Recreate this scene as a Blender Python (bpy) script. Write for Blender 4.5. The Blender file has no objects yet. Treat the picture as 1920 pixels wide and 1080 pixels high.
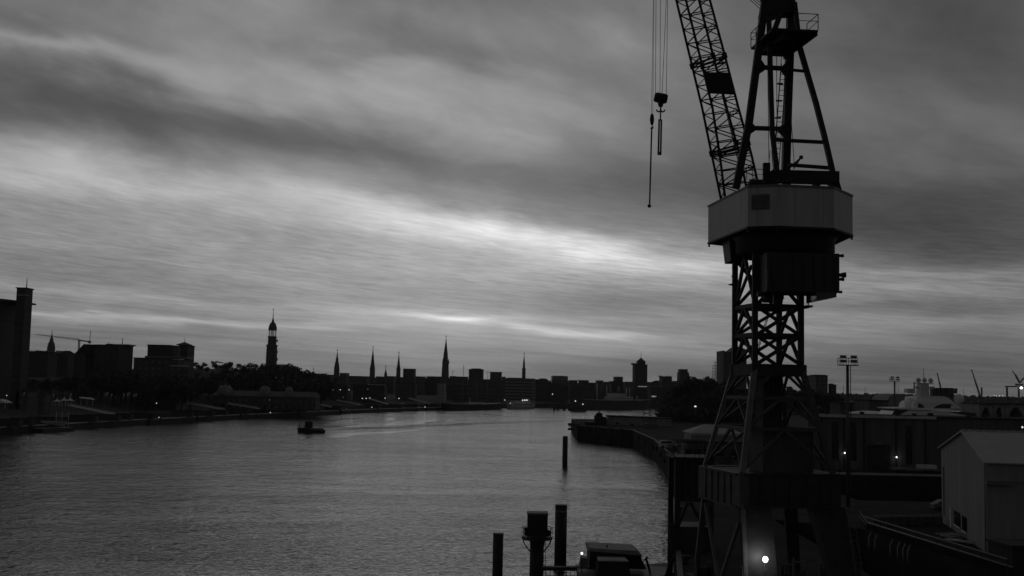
import bpy, bmesh, math, random
from mathutils import Vector, Matrix
R = math.radians
random.seed(11)
SC = bpy.context.scene
COL = SC.collection

# ---------------------------------------------------------------- camera
F_PX, EYE = 2100.0, Vector((0, 0, 22.0))
PITCH, ROLL = math.atan((721 - 540) / F_PX), 0.021
_F = Vector((0, math.cos(PITCH), math.sin(PITCH)))
_U0 = Vector((0, -math.sin(PITCH), math.cos(PITCH)))
_R = Vector((1, 0, 0)) * math.cos(ROLL) + _U0 * math.sin(ROLL)
_U = -Vector((1, 0, 0)) * math.sin(ROLL) + _U0 * math.cos(ROLL)
cam = bpy.data.cameras.new('camera')
cam.sensor_width = 36
cam.lens = 36 * F_PX / 1920
cam.clip_start, cam.clip_end = 0.5, 30000
camo = bpy.data.objects.new('camera', cam)
COL.objects.link(camo)
camo.matrix_world = Matrix(((_R.x, _U.x, -_F.x, EYE.x), (_R.y, _U.y, -_F.y, EYE.y), (_R.z, _U.z, -_F.z, EYE.z), (0, 0, 0, 1)))
SC.camera = camo


def ray(px, py):
    return _F + _R * ((px - 960) / F_PX) + _U * ((540 - py) / F_PX)


def at(px, py, Y):            # the point of the place seen at that pixel of the photo, Y metres ahead
    d = ray(px, py)
    return EYE + d * (Y / d.y)


def onz(px, py, z):           # the same for a point at a known height
    d = ray(px, py)
    return EYE + d * ((z - EYE.z) / d.z)


# ---------------------------------------------------------------- sky, sun, exposure
SUN_AZ, SUN_EL = R(-2.0), R(2.0)          # low sun behind the cloud, ahead of the camera
w = bpy.data.worlds.new('World')
SC.world = w
w.use_nodes = True
nt = w.node_tree
nt.nodes.clear()


def N(kind, **kw):
    n = nt.nodes.new(kind)
    for k, v in kw.items():
        setattr(n, k, v)
    return n


def L(a, b):
    nt.links.new(a, b)


def M(op, a, b=None, c=None, clamp=False):
    n = N('ShaderNodeMath', operation=op, use_clamp=clamp)
    for i, v in enumerate((a, b, c)):
        if v is None:
            continue
        if isinstance(v, (int, float)):
            n.inputs[i].default_value = v
        else:
            L(v, n.inputs[i])
    return n.outputs[0]


def sky_nodes():
    tc = N('ShaderNodeTexCoord')
    sep = N('ShaderNodeSeparateXYZ')
    L(tc.outputs['Generated'], sep.inputs[0])
    x, y, z = sep.outputs
    az = M('ARCTAN2', x, y)
    el = M('ARCSINE', z)
    elp = M('MAXIMUM', el, 0.0)
    lay = M('LOGARITHM', M('ADD', elp, 0.05), math.e)          # cloud layers crowd together towards the horizon
    # streak coordinates, leaning down to the right
    sx = M('ADD', M('MULTIPLY', az, 1.0), 0.0)
    sy = M('ADD', lay, M('MULTIPLY', az, 0.62))
    comb = N('ShaderNodeCombineXYZ')
    L(sx, comb.inputs[0]); L(sy, comb.inputs[1])

    def noise(vec, scl, scale, detail, rough, seed=0.0, dist=0.0):
        mp = N('ShaderNodeMapping')
        mp.inputs['Scale'].default_value = (scl[0], scl[1], 1)
        mp.inputs['Location'].default_value = (seed, seed * 0.7, seed * 1.3)
        L(vec, mp.inputs[0])
        n = N('ShaderNodeTexNoise')
        n.inputs['Scale'].default_value = scale
        n.inputs['Detail'].default_value = detail
        n.inputs['Roughness'].default_value = rough
        n.inputs['Distortion'].default_value = dist
        L(mp.outputs[0], n.inputs['Vector'])
        return n
    # warp for the broad bands
    wz = noise(comb.outputs[0], (1.0, 0.8), 6.5, 6, 0.55, 3.1, 0.4)
    base = N('ShaderNodeCombineXYZ')
    wv = M('SUBTRACT', wz.outputs[0], 0.5)
    L(az, base.inputs[0])
    L(M('ADD', el, M('MULTIPLY', wv, M('ADD', M('MULTIPLY', elp, 0.26), 0.012))), base.inputs[1])
    # overall brightness by elevation and by bearing (g: display-like brightness)
    fc = N('ShaderNodeFloatCurve')
    cv = fc.mapping.curves[0]
    pts = [(0.0, 0.42), (0.05, 0.46), (0.12, 0.47), (0.22, 0.435), (0.34, 0.40), (0.5, 0.36), (1.0, 0.30)]
    while len(cv.points) < len(pts):
        cv.points.new(0.5, 0.5)
    for p, q in zip(cv.points, pts):
        p.location = q
    fc.mapping.update()
    L(M('MULTIPLY', elp, 1.0), fc.inputs['Value'])
    facing = M('ADD', M('MULTIPLY', M('COSINE', M('ADD', az, 0.1)), 0.5), 0.5)
    facing = M('POWER', facing, 0.8)
    g = M('MULTIPLY', fc.outputs[0], M('ADD', M('MULTIPLY', facing, BACK[0]), BACK[1]))

    def blob(px, py, sxp, syp, slope, amp):
        nonlocal g
        d = ray(px, py).normalized()
        a0, e0 = math.atan2(d.x, d.y), math.asin(d.z)
        mp = N('ShaderNodeMapping', vector_type='TEXTURE')
        mp.inputs['Location'].default_value = (a0, e0, 0)
        mp.inputs['Rotation'].default_value = (0, 0, -math.atan(slope - 0.021))
        mp.inputs['Scale'].default_value = (sxp / F_PX, syp / F_PX, 1)
        L(base.outputs[0], mp.inputs[0])
        ln = N('ShaderNodeVectorMath', operation='LENGTH')
        L(mp.outputs[0], ln.inputs[0])
        l2 = M('MULTIPLY', ln.outputs['Value'], ln.outputs['Value'])
        g = M('MULTIPLY_ADD', M('POWER', 0.36788, l2), amp, g)
    for b in CLOUDS:
        blob(*b)
    # wisps and streaks
    n1 = noise(comb.outputs[0], (1.0, 0.55), 4.5, 4, 0.55, 0.0, 0.5)
    n2 = noise(comb.outputs[0], (1.0, 0.5), 14.0, 5, 0.55, 5.0, 0.35)
    n3 = noise(comb.outputs[0], (1.0, 3.6), 5.5, 5, 0.6, 2.0, 0.3)
    n5 = noise(comb.outputs[0], (1.0, 1.3), 36.0, 5, 0.6, 7.0, 0.8)
    rip = noise(comb.outputs[0], (1.0, 1.9), 40.0, 4, 0.6, 9.0, 0.4)
    low = M('SUBTRACT', 1.0, M('MULTIPLY', M('ABSOLUTE', M('SUBTRACT', el, 0.095)), 9.0), clamp=True)
    near = M('SUBTRACT', 1.0, M('MULTIPLY', elp, 7.0), clamp=True)
    d1 = M('MULTIPLY', M('SUBTRACT', n1.outputs[0], 0.5), 0.27)
    d2 = M('MULTIPLY', M('SUBTRACT', n2.outputs[0], 0.5), 0.15)
    d3 = M('MULTIPLY', M('MULTIPLY', M('SUBTRACT', rip.outputs[0], 0.5), low), 0.28)
    d4 = M('MULTIPLY', M('SUBTRACT', n3.outputs[0], 0.5), M('ADD', M('MULTIPLY', near, 0.3), 0.04))
    d5 = M('MULTIPLY', M('SUBTRACT', n5.outputs[0], 0.5), 0.035)
    det = M('ADD', M('ADD', M('ADD', M('ADD', d1, d2), d3), d4), d5)
    g = M('ADD', g, M('MULTIPLY', det, M('ADD', M('MULTIPLY', g, 1.2), 0.25)))
    g = M('MAXIMUM', g, 0.02)
    lum = M('POWER', g, 2.2)
    # thin clear-sky light showing through the cloud
    sk = N('ShaderNodeTexSky', sky_type='NISHITA')
    sk.sun_disc = False
    sk.sun_elevation, sk.sun_rotation = SUN_EL, SUN_AZ
    bw = N('ShaderNodeRGBToBW')
    L(sk.outputs[0], bw.inputs[0])
    tot = M('ADD', M('MULTIPLY', lum, 10.0), M('MULTIPLY', bw.outputs[0], 0.06))
    below = M('GREATER_THAN', el, -0.01)
    tot = M('MULTIPLY', tot, M('ADD', M('MULTIPLY', below, 0.9), 0.1))
    bg = N('ShaderNodeBackground')
    L(tot, bg.inputs['Color'])
    bg.inputs['Strength'].default_value = 0.1
    out = N('ShaderNodeOutputWorld')
    L(bg.outputs[0], out.inputs['Surface'])


BACK = (0.42, 0.58)
CLOUDS = [  # centre in the photo, half-lengths, slope, brightness
    (880, 425, 330, 26, .17, .23), (980, 462, 260, 34, .10, .08), (350, 350, 330, 46, .12, .17), (0, 310, 260, 44, .08, .10),
    (1250, 490, 330, 30, .07, .14), (930, 510, 420, 70, .06, .10), (250, 440, 350, 80, .05, .03),
    (0, 190, 260, 58, .05, -.10), (330, 228, 260, 44, .10, -.115), (620, 262, 220, 32, .17, -.09), (930, 322, 260, 32, .14, -.06), (1330, 350, 300, 90, .12, -.14),
    (1780, 415, 280, 90, .05, -.205), (60, 88, 170, 14, .04, .09), (100, 60, 200, 16, .05, -.05), (300, 120, 260, 30, .22, .07), (640, 150, 330, 60, .2, .14), (1010, 200, 200, 70, .25, .09),
    (830, 110, 160, 26, .12, -.05), (700, 30, 400, 40, .05, .05), (1150, 60, 160, 60, .1, .05), (1780, 60, 330, 200, 0, -.12), (1620, 190, 220, 60, .05, .02),
    (860, 597, 90, 6, .02, .22), (860, 597, 330, 15, .02, .1), (1010, 618, 130, 7, .1, .18), (1150, 632, 200, 9, .05, .1),
    (330, 600, 420, 8, .03, .16), (300, 560, 330, 14, .06, .07), (950, 642, 420, 26, .02, .04), (1160, 566, 240, 18, .03, -.09), (880, 530, 180, 12, .06, -.04),
    (1750, 512, 240, 14, .02, .08), (1700, 545, 260, 14, .01, .08), (1750, 575, 240, 9, .01, -.07), (1720, 605, 260, 12, .01, .06), (170, 632, 260, 18, .0, -.07), (500, 670, 400, 20, 0, -.03), (1750, 680, 300, 40, 0, -.10),
    (1150, 690, 300, 22, 0, -.08), (330, 640, 160, 8, .02, .04), (560, 330, 900, 420, .05, .032), (60, 98, 260, 22, .1, .06), (900, 440, 200, 22, .14, .04)]
sky_nodes()
sun = bpy.data.lights.new('sun', 'SUN')
sun.energy = 0.012
sun.angle = R(25)
sun.color = (1, 1, 1)
suno = bpy.data.objects.new('sun', sun)
COL.objects.link(suno)
suno.rotation_euler = Vector((-math.sin(SUN_AZ) * math.cos(R(6)), -math.cos(SUN_AZ) * math.cos(R(6)), -math.sin(R(6)))).to_track_quat('-Z', 'Y').to_euler()
SC.view_settings.view_transform = 'Standard'
SC.view_settings.look = 'None'
SC.view_settings.exposure = 0.0
SC.view_settings.gamma = 1.0
SC.view_settings.use_curve_mapping = False
SC.cycles.use_denoising = True
SC.cycles.volume_bounces = 0
SC.cycles.max_bounces = 6

# ---------------------------------------------------------------- materials (the place is seen in black and white)
def mat(name, v, rough=0.75, var=0.25, scale=0.6, metal=0.0, bump=0.0, spec=0.3, windows=None, planks=None, streak=False):
    m = bpy.data.materials.new(name)
    m.use_nodes = True
    t = m.node_tree
    b = t.nodes['Principled BSDF']
    b.inputs['Roughness'].default_value = rough
    b.inputs['Metallic'].default_value = metal
    b.inputs['Specular IOR Level'].default_value = spec
    tc = t.nodes.new('ShaderNodeTexCoord')
    n = t.nodes.new('ShaderNodeTexNoise')
    n.inputs['Scale'].default_value = scale
    n.inputs['Detail'].default_value = 6
    n.inputs['Roughness'].default_value = 0.65
    if streak:              # rain streaks run down the sheet
        mp = t.nodes.new('ShaderNodeMapping')
        mp.inputs['Scale'].default_value = (1, 1, .12)
        t.links.new(tc.outputs['Object'], mp.inputs[0])
        t.links.new(mp.outputs[0], n.inputs['Vector'])
    else:
        t.links.new(tc.outputs['Object'], n.inputs['Vector'])
    r = t.nodes.new('ShaderNodeValToRGB')
    lo, hi = v * (1 - var), v * (1 + var)
    r.color_ramp.elements[0].position, r.color_ramp.elements[1].position = 0.3, 0.7
    r.color_ramp.elements[0].color = (lo, lo, lo, 1)
    r.color_ramp.elements[1].color = (hi, hi, hi, 1)
    t.links.new(n.outputs[0], r.inputs[0])
    col = r.outputs[0]
    if windows or planks:
        sep = t.nodes.new('ShaderNodeSeparateXYZ')
        t.links.new(tc.outputs['Object'], sep.inputs[0])
        ad = t.nodes.new('ShaderNodeMath')
        ad.operation = 'ADD'
        t.links.new(sep.outputs[0], ad.inputs[0])
        t.links.new(sep.outputs[1], ad.inputs[1])
        cx = t.nodes.new('ShaderNodeCombineXYZ')
        t.links.new(ad.outputs[0], cx.inputs[0])
        t.links.new(sep.outputs[2], cx.inputs[1])
        br = t.nodes.new('ShaderNodeTexBrick')
        br.offset = 0.0
        if windows:
            ww, hh, wv = windows
            br.inputs['Brick Width'].default_value = ww
            br.inputs['Row Height'].default_value = hh
            br.inputs['Mortar Size'].default_value = hh * 0.3
            br.inputs['Mortar Smooth'].default_value = 0.02
            br.inputs['Color1'].default_value = (wv, wv, wv, 1)
            br.inputs['Color2'].default_value = (wv * 1.6, wv * 1.6, wv * 1.6, 1)
            t.links.new(col, br.inputs['Mortar'])
        else:
            ww, hh = planks
            br.inputs['Brick Width'].default_value = ww
            br.inputs['Row Height'].default_value = hh
            br.inputs['Mortar Size'].default_value = 0.05
            k = v * 0.75
            br.inputs['Mortar'].default_value = (k, k, k, 1)
            t.links.new(col, br.inputs['Color1'])
            t.links.new(col, br.inputs['Color2'])
        br.inputs['Scale'].default_value = 1.0
        t.links.new(cx.outputs[0], br.inputs['Vector'])
        col = br.outputs[0]
    t.links.new(col, b.inputs['Base Color'])
    if bump:
        bp = t.nodes.new('ShaderNodeBump')
        bp.inputs['Strength'].default_value = bump
        bp.inputs['Distance'].default_value = 0.1
        t.links.new(n.outputs[0], bp.inputs['Height'])
        t.links.new(bp.outputs[0], b.inputs['Normal'])
    return m


def glow(name, s):
    m = bpy.data.materials.new(name)
    m.use_nodes = True
    b = m.node_tree.nodes['Principled BSDF']
    b.inputs['Base Color'].default_value = (.8, .8, .8, 1)
    b.inputs['Emission Color'].default_value = (1, 1, 1, 1)
    b.inputs['Emission Strength'].default_value = s
    m.cycles.emission_sampling = 'NONE' if s < 30 else 'AUTO'
    return m


MT = dict(
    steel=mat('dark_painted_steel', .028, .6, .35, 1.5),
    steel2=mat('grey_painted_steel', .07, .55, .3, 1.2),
    galv=mat('galvanised_steel', .3, .45, .2, 2.0, metal=.3),
    cladding=mat('pale_machine_house_sheeting', .44, .6, .16, 1.6, planks=(2.5, 40), streak=True),
    cabin=mat('dull_cabin_sheeting', .045, .6, .2, .8, planks=(.9, 30)),
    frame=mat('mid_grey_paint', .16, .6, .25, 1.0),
    concrete=mat('concrete', .24, .9, .3, .35, bump=.3),
    quay=mat('wet_quay_wall', .06, .8, .45, .25, bump=.5, planks=(2.4, 30)),
    yard=mat('yard_paving', .03, .97, .5, .12, bump=.3, spec=.08),
    asphalt=mat('asphalt', .03, .97, .3, .3, spec=.08),
    paint=mat('road_paint', .5, .8, .3, .8),
    land=mat('town_ground', .06, .95, .4, .02),
    grass=mat('hill_grass', .05, .95, .4, .05),
    basin=mat('dock_wall', .02, .95, .4, .2, spec=.05, planks=(3, 2)),
    brick=mat('brick_facade', .06, .85, .2, .1, windows=(3.2, 3.4, .06)),
    stone=mat('stone_facade', .085, .85, .2, .1, windows=(3.6, 3.6, .10)),
    pale=mat('pale_facade', .34, .8, .15, .1, windows=(4.2, 3.6, .2)),
    floors=mat('banded_facade', .2, .7, .15, .1, windows=(60, 3.6, .03)),
    glassy=mat('glass_facade', .12, .25, .2, .1, windows=(2.2, 3.3, .04), spec=.6),
    darkglass=mat('dark_glass', .012, .15, .2, .4, spec=.6),
    roof=mat('slate_roof', .04, .95, .3, .3, spec=.05),
    dome=mat('pale_dome', .22, .7, .3, .3),
    copper=mat('copper_roof', .07, .6, .3, .2),
    churchstone=mat('church_brick', .07, .9, .3, .1),
    white=mat('white_paint', .75, .5, .1, .4),
    offwhite=mat('weathered_white_paint', .5, .6, .2, .3),
    tent=mat('white_canvas', .7, .8, .1, .5),
    bark=mat('bark', .04, .95, .4, 2.0),
    leaf=mat('dark_foliage', .05, .8, .5, .5),
    wood=mat('wet_timber', .03, .8, .4, 1.0),
    render=mat('white_render', .27, .9, .22, .7, bump=.1, streak=True),
    sheetroof=mat('corrugated_roof', .40, .8, .15, .4, planks=(1.1, 60)),
    hallwall=mat('hall_sheeting', .11, .8, .25, .5, planks=(2.2, 40), streak=True),
    rope=mat('wire_rope', .03, .6, .2, 3),
    pontoon=mat('pontoon_steel', .05, .8, .4, .4),
    pale_deck=mat('pale_gangway_deck', .55, .7, .2, .5),
    hullblack=mat('black_hull', .025, .5, .3, .3),
    rubber=mat('rubber', .02, .8, .3, 2),
    lamp=glow('lamp_glow', .8), dim=glow('dim_lamp_glow', .18), flood=glow('flood_lamp_glow', 9.0), warm=glow('bright_lamp_glow', 2.0),
)


# ---------------------------------------------------------------- mesh helpers
def V(*a):
    return Vector(a)


class MB:
    def __init__(s):
        s.v, s.f, s.sm = [], [], []

    def add(s, vs, fs, smooth=False):
        o = len(s.v)
        s.v += [Vector(p) for p in vs]
        s.f += [tuple(i + o for i in f) for f in fs]
        s.sm += [smooth] * len(fs)
        return s

    def hexa(s, b, t):        # two quads, bottom and top, counter-clockwise from above
        return s.add(list(b) + list(t), [(3, 2, 1, 0), (4, 5, 6, 7), (0, 1, 5, 4), (1, 2, 6, 5), (2, 3, 7, 6), (3, 0, 4, 7)])

    def box(s, c, sx, sy, sz, rot=0.0):      # base-centred
        ca, sa = math.cos(rot), math.sin(rot)
        q = [V(c[0] + ca * a - sa * b, c[1] + sa * a + ca * b, c[2]) for a, b in ((-sx / 2, -sy / 2), (sx / 2, -sy / 2), (sx / 2, sy / 2), (-sx / 2, sy / 2))]
        return s.hexa(q, [p + V(0, 0, sz) for p in q])

    def prism(s, poly, z0, z1):              # plan polygon, counter-clockwise
        n = len(poly)
        vs = [V(p[0], p[1], z0) for p in poly] + [V(p[0], p[1], z1) for p in poly]
        fs = [tuple(range(n - 1, -1, -1)), tuple(range(n, 2 * n))] + [(i, (i + 1) % n, n + (i + 1) % n, n + i) for i in range(n)]
        return s.add(vs, fs)

    def slab(s, poly, d):                    # 3D polygon thickened along the vector d
        n = len(poly)
        vs = [Vector(p) for p in poly] + [Vector(p) + d for p in poly]
        fs = [tuple(range(n - 1, -1, -1)), tuple(range(n, 2 * n))] + [(i, (i + 1) % n, n + (i + 1) % n, n + i) for i in range(n)]
        return s.add(vs, fs)

    def beam(s, a, b, wd, ht=None, w2=None, h2=None):
        a, b = Vector(a), Vector(b)
        ht = wd if ht is None else ht
        w2 = wd if w2 is None else w2
        h2 = ht if h2 is None else h2
        d = (b - a).normalized()
        up = V(0, 0, 1) if abs(d.z) < .95 else V(0, 1, 0)
        x = d.cross(up).normalized()
        y = x.cross(d)
        def q(p, ww, hh):
            return [p - x * ww / 2 - y * hh / 2, p + x * ww / 2 - y * hh / 2, p + x * ww / 2 + y * hh / 2, p - x * ww / 2 + y * hh / 2]
        return s.add(q(a, wd, ht) + q(b, w2, h2), [(0, 1, 2, 3), (7, 6, 5, 4), (4, 5, 1, 0), (5, 6, 2, 1), (6, 7, 3, 2), (7, 4, 0, 3)])

    def tube(s, a, b, r, r2=None, n=8, caps=True):
        a, b = Vector(a), Vector(b)
        r2 = r if r2 is None else r2
        d = (b - a).normalized()
        up = V(0, 0, 1) if abs(d.z) < .95 else V(0, 1, 0)
        x = d.cross(up).normalized()
        y = x.cross(d)
        vs = [p + (x * math.cos(2 * math.pi * i / n) + y * math.sin(2 * math.pi * i / n)) * rr for p, rr in ((a, r), (b, r2)) for i in range(n)]
        s.add(vs, [(n + i, n + (i + 1) % n, (i + 1) % n, i) for i in range(n)], n > 5)
        if caps:
            o = len(s.v) - 2 * n
            s.f += [tuple(o + i for i in range(n)), tuple(o + n + i for i in range(n - 1, -1, -1))]
            s.sm += [False, False]
        return s

    def path(s, pts, r, n=6):
        for a, b in zip(pts, pts[1:]):
            s.tube(a, b, r, n=n)
        return s

    def lathe(s, c, prof, n=16, smooth=True, rot=0.0):   # profile of (radius, height above c)
        rows = []
        for r, h in prof:
            rows.append([V(c[0] + r * math.cos(rot + 2 * math.pi * i / n), c[1] + r * math.sin(rot + 2 * math.pi * i / n), c[2] + h) for i in range(n)])
        vs = [p for row in rows for p in row]
        fs = [(k * n + i, k * n + (i + 1) % n, (k + 1) * n + (i + 1) % n, (k + 1) * n + i) for k in range(len(rows) - 1) for i in range(n)]
        s.add(vs, fs, smooth)
        o = len(s.v) - len(vs)
        s.f += [tuple(o + i for i in range(n - 1, -1, -1)), tuple(o + len(vs) - n + i for i in range(n))]
        s.sm += [False, False]
        return s

    def ball(s, c, r, n=12, rz=None):
        rz = rz or r
        pr = [(max(r * math.sin(math.pi * k / (n // 2 + 2)), .02 * r), -rz * math.cos(math.pi * k / (n // 2 + 2))) for k in range(n // 2 + 3)]
        return s.lathe(c, pr, n)

    def gable(s, c, sx, sy, h, rot=0.0, over=0.0):      # ridge along local x
        ca, sa = math.cos(rot), math.sin(rot)
        f = lambda a, b, z: V(c[0] + ca * a - sa * b, c[1] + sa * a + ca * b, c[2] + z)
        x, y = sx / 2 + over, sy / 2 + over
        return s.add([f(-x, -y, 0), f(x, -y, 0), f(x, y, 0), f(-x, y, 0), f(-x, 0, h), f(x, 0, h)], [(3, 2, 1, 0), (0, 1, 5, 4), (2, 3, 4, 5), (1, 2, 5), (3, 0, 4)])

    def hip(s, c, sx, sy, h, rot=0.0, ridge=0.5):
        ca, sa = math.cos(rot), math.sin(rot)
        f = lambda a, b, z: V(c[0] + ca * a - sa * b, c[1] + sa * a + ca * b, c[2] + z)
        x, y, k = sx / 2, sy / 2, sx / 2 * ridge
        return s.add([f(-x, -y, 0), f(x, -y, 0), f(x, y, 0), f(-x, y, 0), f(-k, 0, h), f(k, 0, h)], [(3, 2, 1, 0), (0, 1, 5, 4), (2, 3, 4, 5), (1, 2, 5), (3, 0, 4)])

    def build(s, name, m, parent=None, org=None):
        if org is None:
            org = Vector(parent['_o']) if parent is not None else V(0, 0, 0)
        org = Vector(org)
        me = bpy.data.meshes.new(name)
        me.from_pydata([p - org for p in s.v], [], s.f)
        me.polygons.foreach_set('use_smooth', s.sm)
        me.materials.append(MT[m] if isinstance(m, str) else m)
        me.update()
        o = bpy.data.objects.new(name, me)
        COL.objects.link(o)
        o['_o'] = list(org)
        if parent is not None:
            o.parent = parent
        else:
            o.location = org
        ALL.append(o)
        return o


ALL = []


def tag(o, label=None, cat=None, group=None, kind=None):
    for k, v in (('label', label), ('category', cat), ('group', group), ('kind', kind)):
        if v:
            o[k] = v
    return o


def thing(name, label, cat, org, group=None):
    o = bpy.data.objects.new(name, None)
    COL.objects.link(o)
    o.location = org
    o['_o'] = list(org)
    ALL.append(o)
    return tag(o, label, cat, group)


def copy_tree(o, parent=None):
    c = o.copy()
    COL.objects.link(c)
    ALL.append(c)
    if parent is not None:
        c.parent = parent
    for ch in list(o.children):
        copy_tree(ch, c)
    return c


def ss(a, b, x):
    t = min(1, max(0, (x - a) / (b - a)))
    return t * t * (3 - 2 * t)


# ---------------------------------------------------------------- the setting
def water_material(name='river_water', k=1.0):
    m = bpy.data.materials.new(name)
    m.use_nodes = True
    t = m.node_tree
    b = t.nodes['Principled BSDF']
    b.inputs['Base Color'].default_value = (.03, .03, .03, 1)
    b.inputs['Roughness'].default_value = .1
    b.inputs['IOR'].default_value = 1.33
    b.inputs['Specular IOR Level'].default_value = .75
    tc = t.nodes.new('ShaderNodeTexCoord')

    def noise(sx, sy, sc, det, dist=0.0):
        mp = t.nodes.new('ShaderNodeMapping')
        mp.inputs['Scale'].default_value = (sx, sy, 1)
        mp.inputs['Rotation'].default_value = (0, 0, .25)
        t.links.new(tc.outputs['Object'], mp.inputs[0])
        n = t.nodes.new('ShaderNodeTexNoise')
        n.inputs['Scale'].default_value = sc
        n.inputs['Detail'].default_value = det
        n.inputs['Distortion'].default_value = dist
        t.links.new(mp.outputs[0], n.inputs['Vector'])
        return n.outputs[0]

    def mm(op, a, c):
        n = t.nodes.new('ShaderNodeMath')
        n.operation = op
        for i, q in enumerate((a, c)):
            if isinstance(q, (int, float)):
                n.inputs[i].default_value = q
            else:
                t.links.new(q, n.inputs[i])
        return n.outputs[0]
    small = noise(1.3, 1.0, .8, 4, .3)
    mid = noise(1.1, 1.0, .22, 3, .2)
    gust = noise(.5, 1.0, .018, 4, .5)
    wide = noise(.8, 1.0, .07, 2, .2)
    h = mm('ADD', mm('ADD', mm('MULTIPLY', small, .62), mm('MULTIPLY', mid, 1.1)), mm('MULTIPLY', wide, 1.2))
    patch = noise(.35, 1.0, .075, 3, .6)
    amp = mm('MULTIPLY', mm('MAXIMUM', mm('ADD', mm('ADD', mm('MULTIPLY', gust, 1.5), mm('MULTIPLY', patch, 1.3)), -.4), .1), k)
    bp = t.nodes.new('ShaderNodeBump')
    bp.inputs['Distance'].default_value = WAVE
    t.links.new(amp, bp.inputs['Strength'])
    t.links.new(h, bp.inputs['Height'])
    t.links.new(bp.outputs[0], b.inputs['Normal'])
    return m


WAVE = 0.46
HAZE = 0.00005
MT['water'] = water_material()
MT['churned'] = water_material('churned_water', 2.8)
MT['slick'] = water_material('slick_water', .25)

mb = MB()
mb.add([V(-9000, -600, 0), V(9000, -600, 0), V(9000, 9000, 0), V(-9000, 9000, 0)], [(0, 1, 2, 3)])
tag(mb.build('water', 'water'), 'grey rippled river water', 'water', kind='structure')


def shore(px):                # the far waterline as it runs in the photo -> point on the water
    K = [(-400, 845), (0, 813), (200, 800), (400, 788), (560, 780), (720, 772), (900, 767), (1060, 765.5), (1240, 766)]
    for (x0, y0), (x1, y1) in zip(K, K[1:]):
        if px <= x1:
            return onz(px, y0 + (y1 - y0) * (px - x0) / (x1 - x0), 0)
    return onz(px, 766, 0)


INL = 26.0                    # pontoons float this far off the bank
bank = [shore(x) + V(-INL * .3, INL, 0) for x in (-400, 0, 200, 400, 560, 720, 900, 1060, 1240)]
poly = [(-6000, bank[0].y - 60)] + [(p.x, p.y) for p in bank] + [(420, 1420), (1500, 2300), (6000, 4200), (8500, 8800), (-6000, 8800)]
tag(MB().prism(poly, -3, 4.2).build('ground', 'land'), 'dark town ground along the far bank', 'ground', kind='structure')


def hill(X, Y):
    u = X / Y
    d = Y - (shore(960 + u * F_PX).y + INL)
    return 4.0 + ss(25, 190, d) * (21 * (1 - ss(-.2, -.12, u)) + 4) * (1 - .35 * ss(-.30, -.42, u))


mb = MB()
us = [-.75 + .7 * i / 60 for i in range(61)]
vs_, fs_ = [], []
for j in range(46):
    for u in us:
        y0 = shore(960 + u * F_PX).y + INL + 8
        Y = y0 + 1400 * (j / 45) ** 1.6
        vs_.append(V(u * Y, Y, hill(u * Y, Y) - .1))
for j in range(45):
    for i in range(60):
        a = j * 61 + i
        fs_.append((a, a + 1, a + 62, a + 61))
mb.add(vs_, fs_, True)
tag(mb.build('hillside', 'grass'), 'dark hillside rising behind the landing stage', 'hill', kind='structure')

# right bank: quay apron with the dock basin cut out, built as butted slabs of one mesh
QX = [(12.6, 62), (14.4, 96), (19.2, 131), (26.6, 183), (38, 261), (44.6, 347), (46, 420), (27.6, 457), (30, 545), (80, 572)]
apron = QX + [(200, 830), (700, 1250), (2600, 1900), (6000, 2300), (6000, 218), (200, 218), (52, 218), (52, 168), (200, 168), (6000, 168), (6000, 40),
              (60, 40), (44.8, 100), (41.8, 133), (33, 141), (31, 62)]
tag(MB().prism(apron, -4, 6.0).build('quay', 'yard'), 'dark paved quay of the shipyard', 'quay', kind='structure')
tag(MB().add([V(30, 40, .6), V(60.5, 40, .6), V(45.2, 100, .6), V(42.2, 134, .6), V(33, 141.5, .6), V(30, 141, .6)], [(0, 1, 2, 3, 4, 5)]).build('dock_floor', 'basin'),
    'dark sunken yard beside the crane quay', 'ground', kind='structure')
tag(MB().add([V(51, 167, -1.5), V(6000, 167, -1.5), V(6000, 219, -1.5), V(51, 219, -1.5)], [(0, 1, 2, 3)]).build('basin_floor', 'basin'),
    'dark floor of the dry dock', 'ground', kind='structure')
# kerb along the crane quay and a pale kerb along the dry dock
mb = MB()
for (a, b) in zip(QX[:7], QX[1:8]):
    mb.beam(V(a[0] + .3, a[1], 6.08), V(b[0] + .3, b[1], 6.08), .5, .16)
tag(mb.build('quay_kerb', 'frame', org=V(12, 62, 6)), 'worn concrete kerb along the crane quay edge', 'kerb', kind='structure')
mb = MB()
mb.box(V(150, 218.6, 6.0), 194, 1.0, .22)
mb.box(V(150, 222, 6.0), 194, 4.0, .06)
tag(mb.build('dock_kerb', 'concrete', org=V(60, 218, 6)), 'pale kerb along the far rim of the dry dock', 'kerb', kind='structure')

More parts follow.
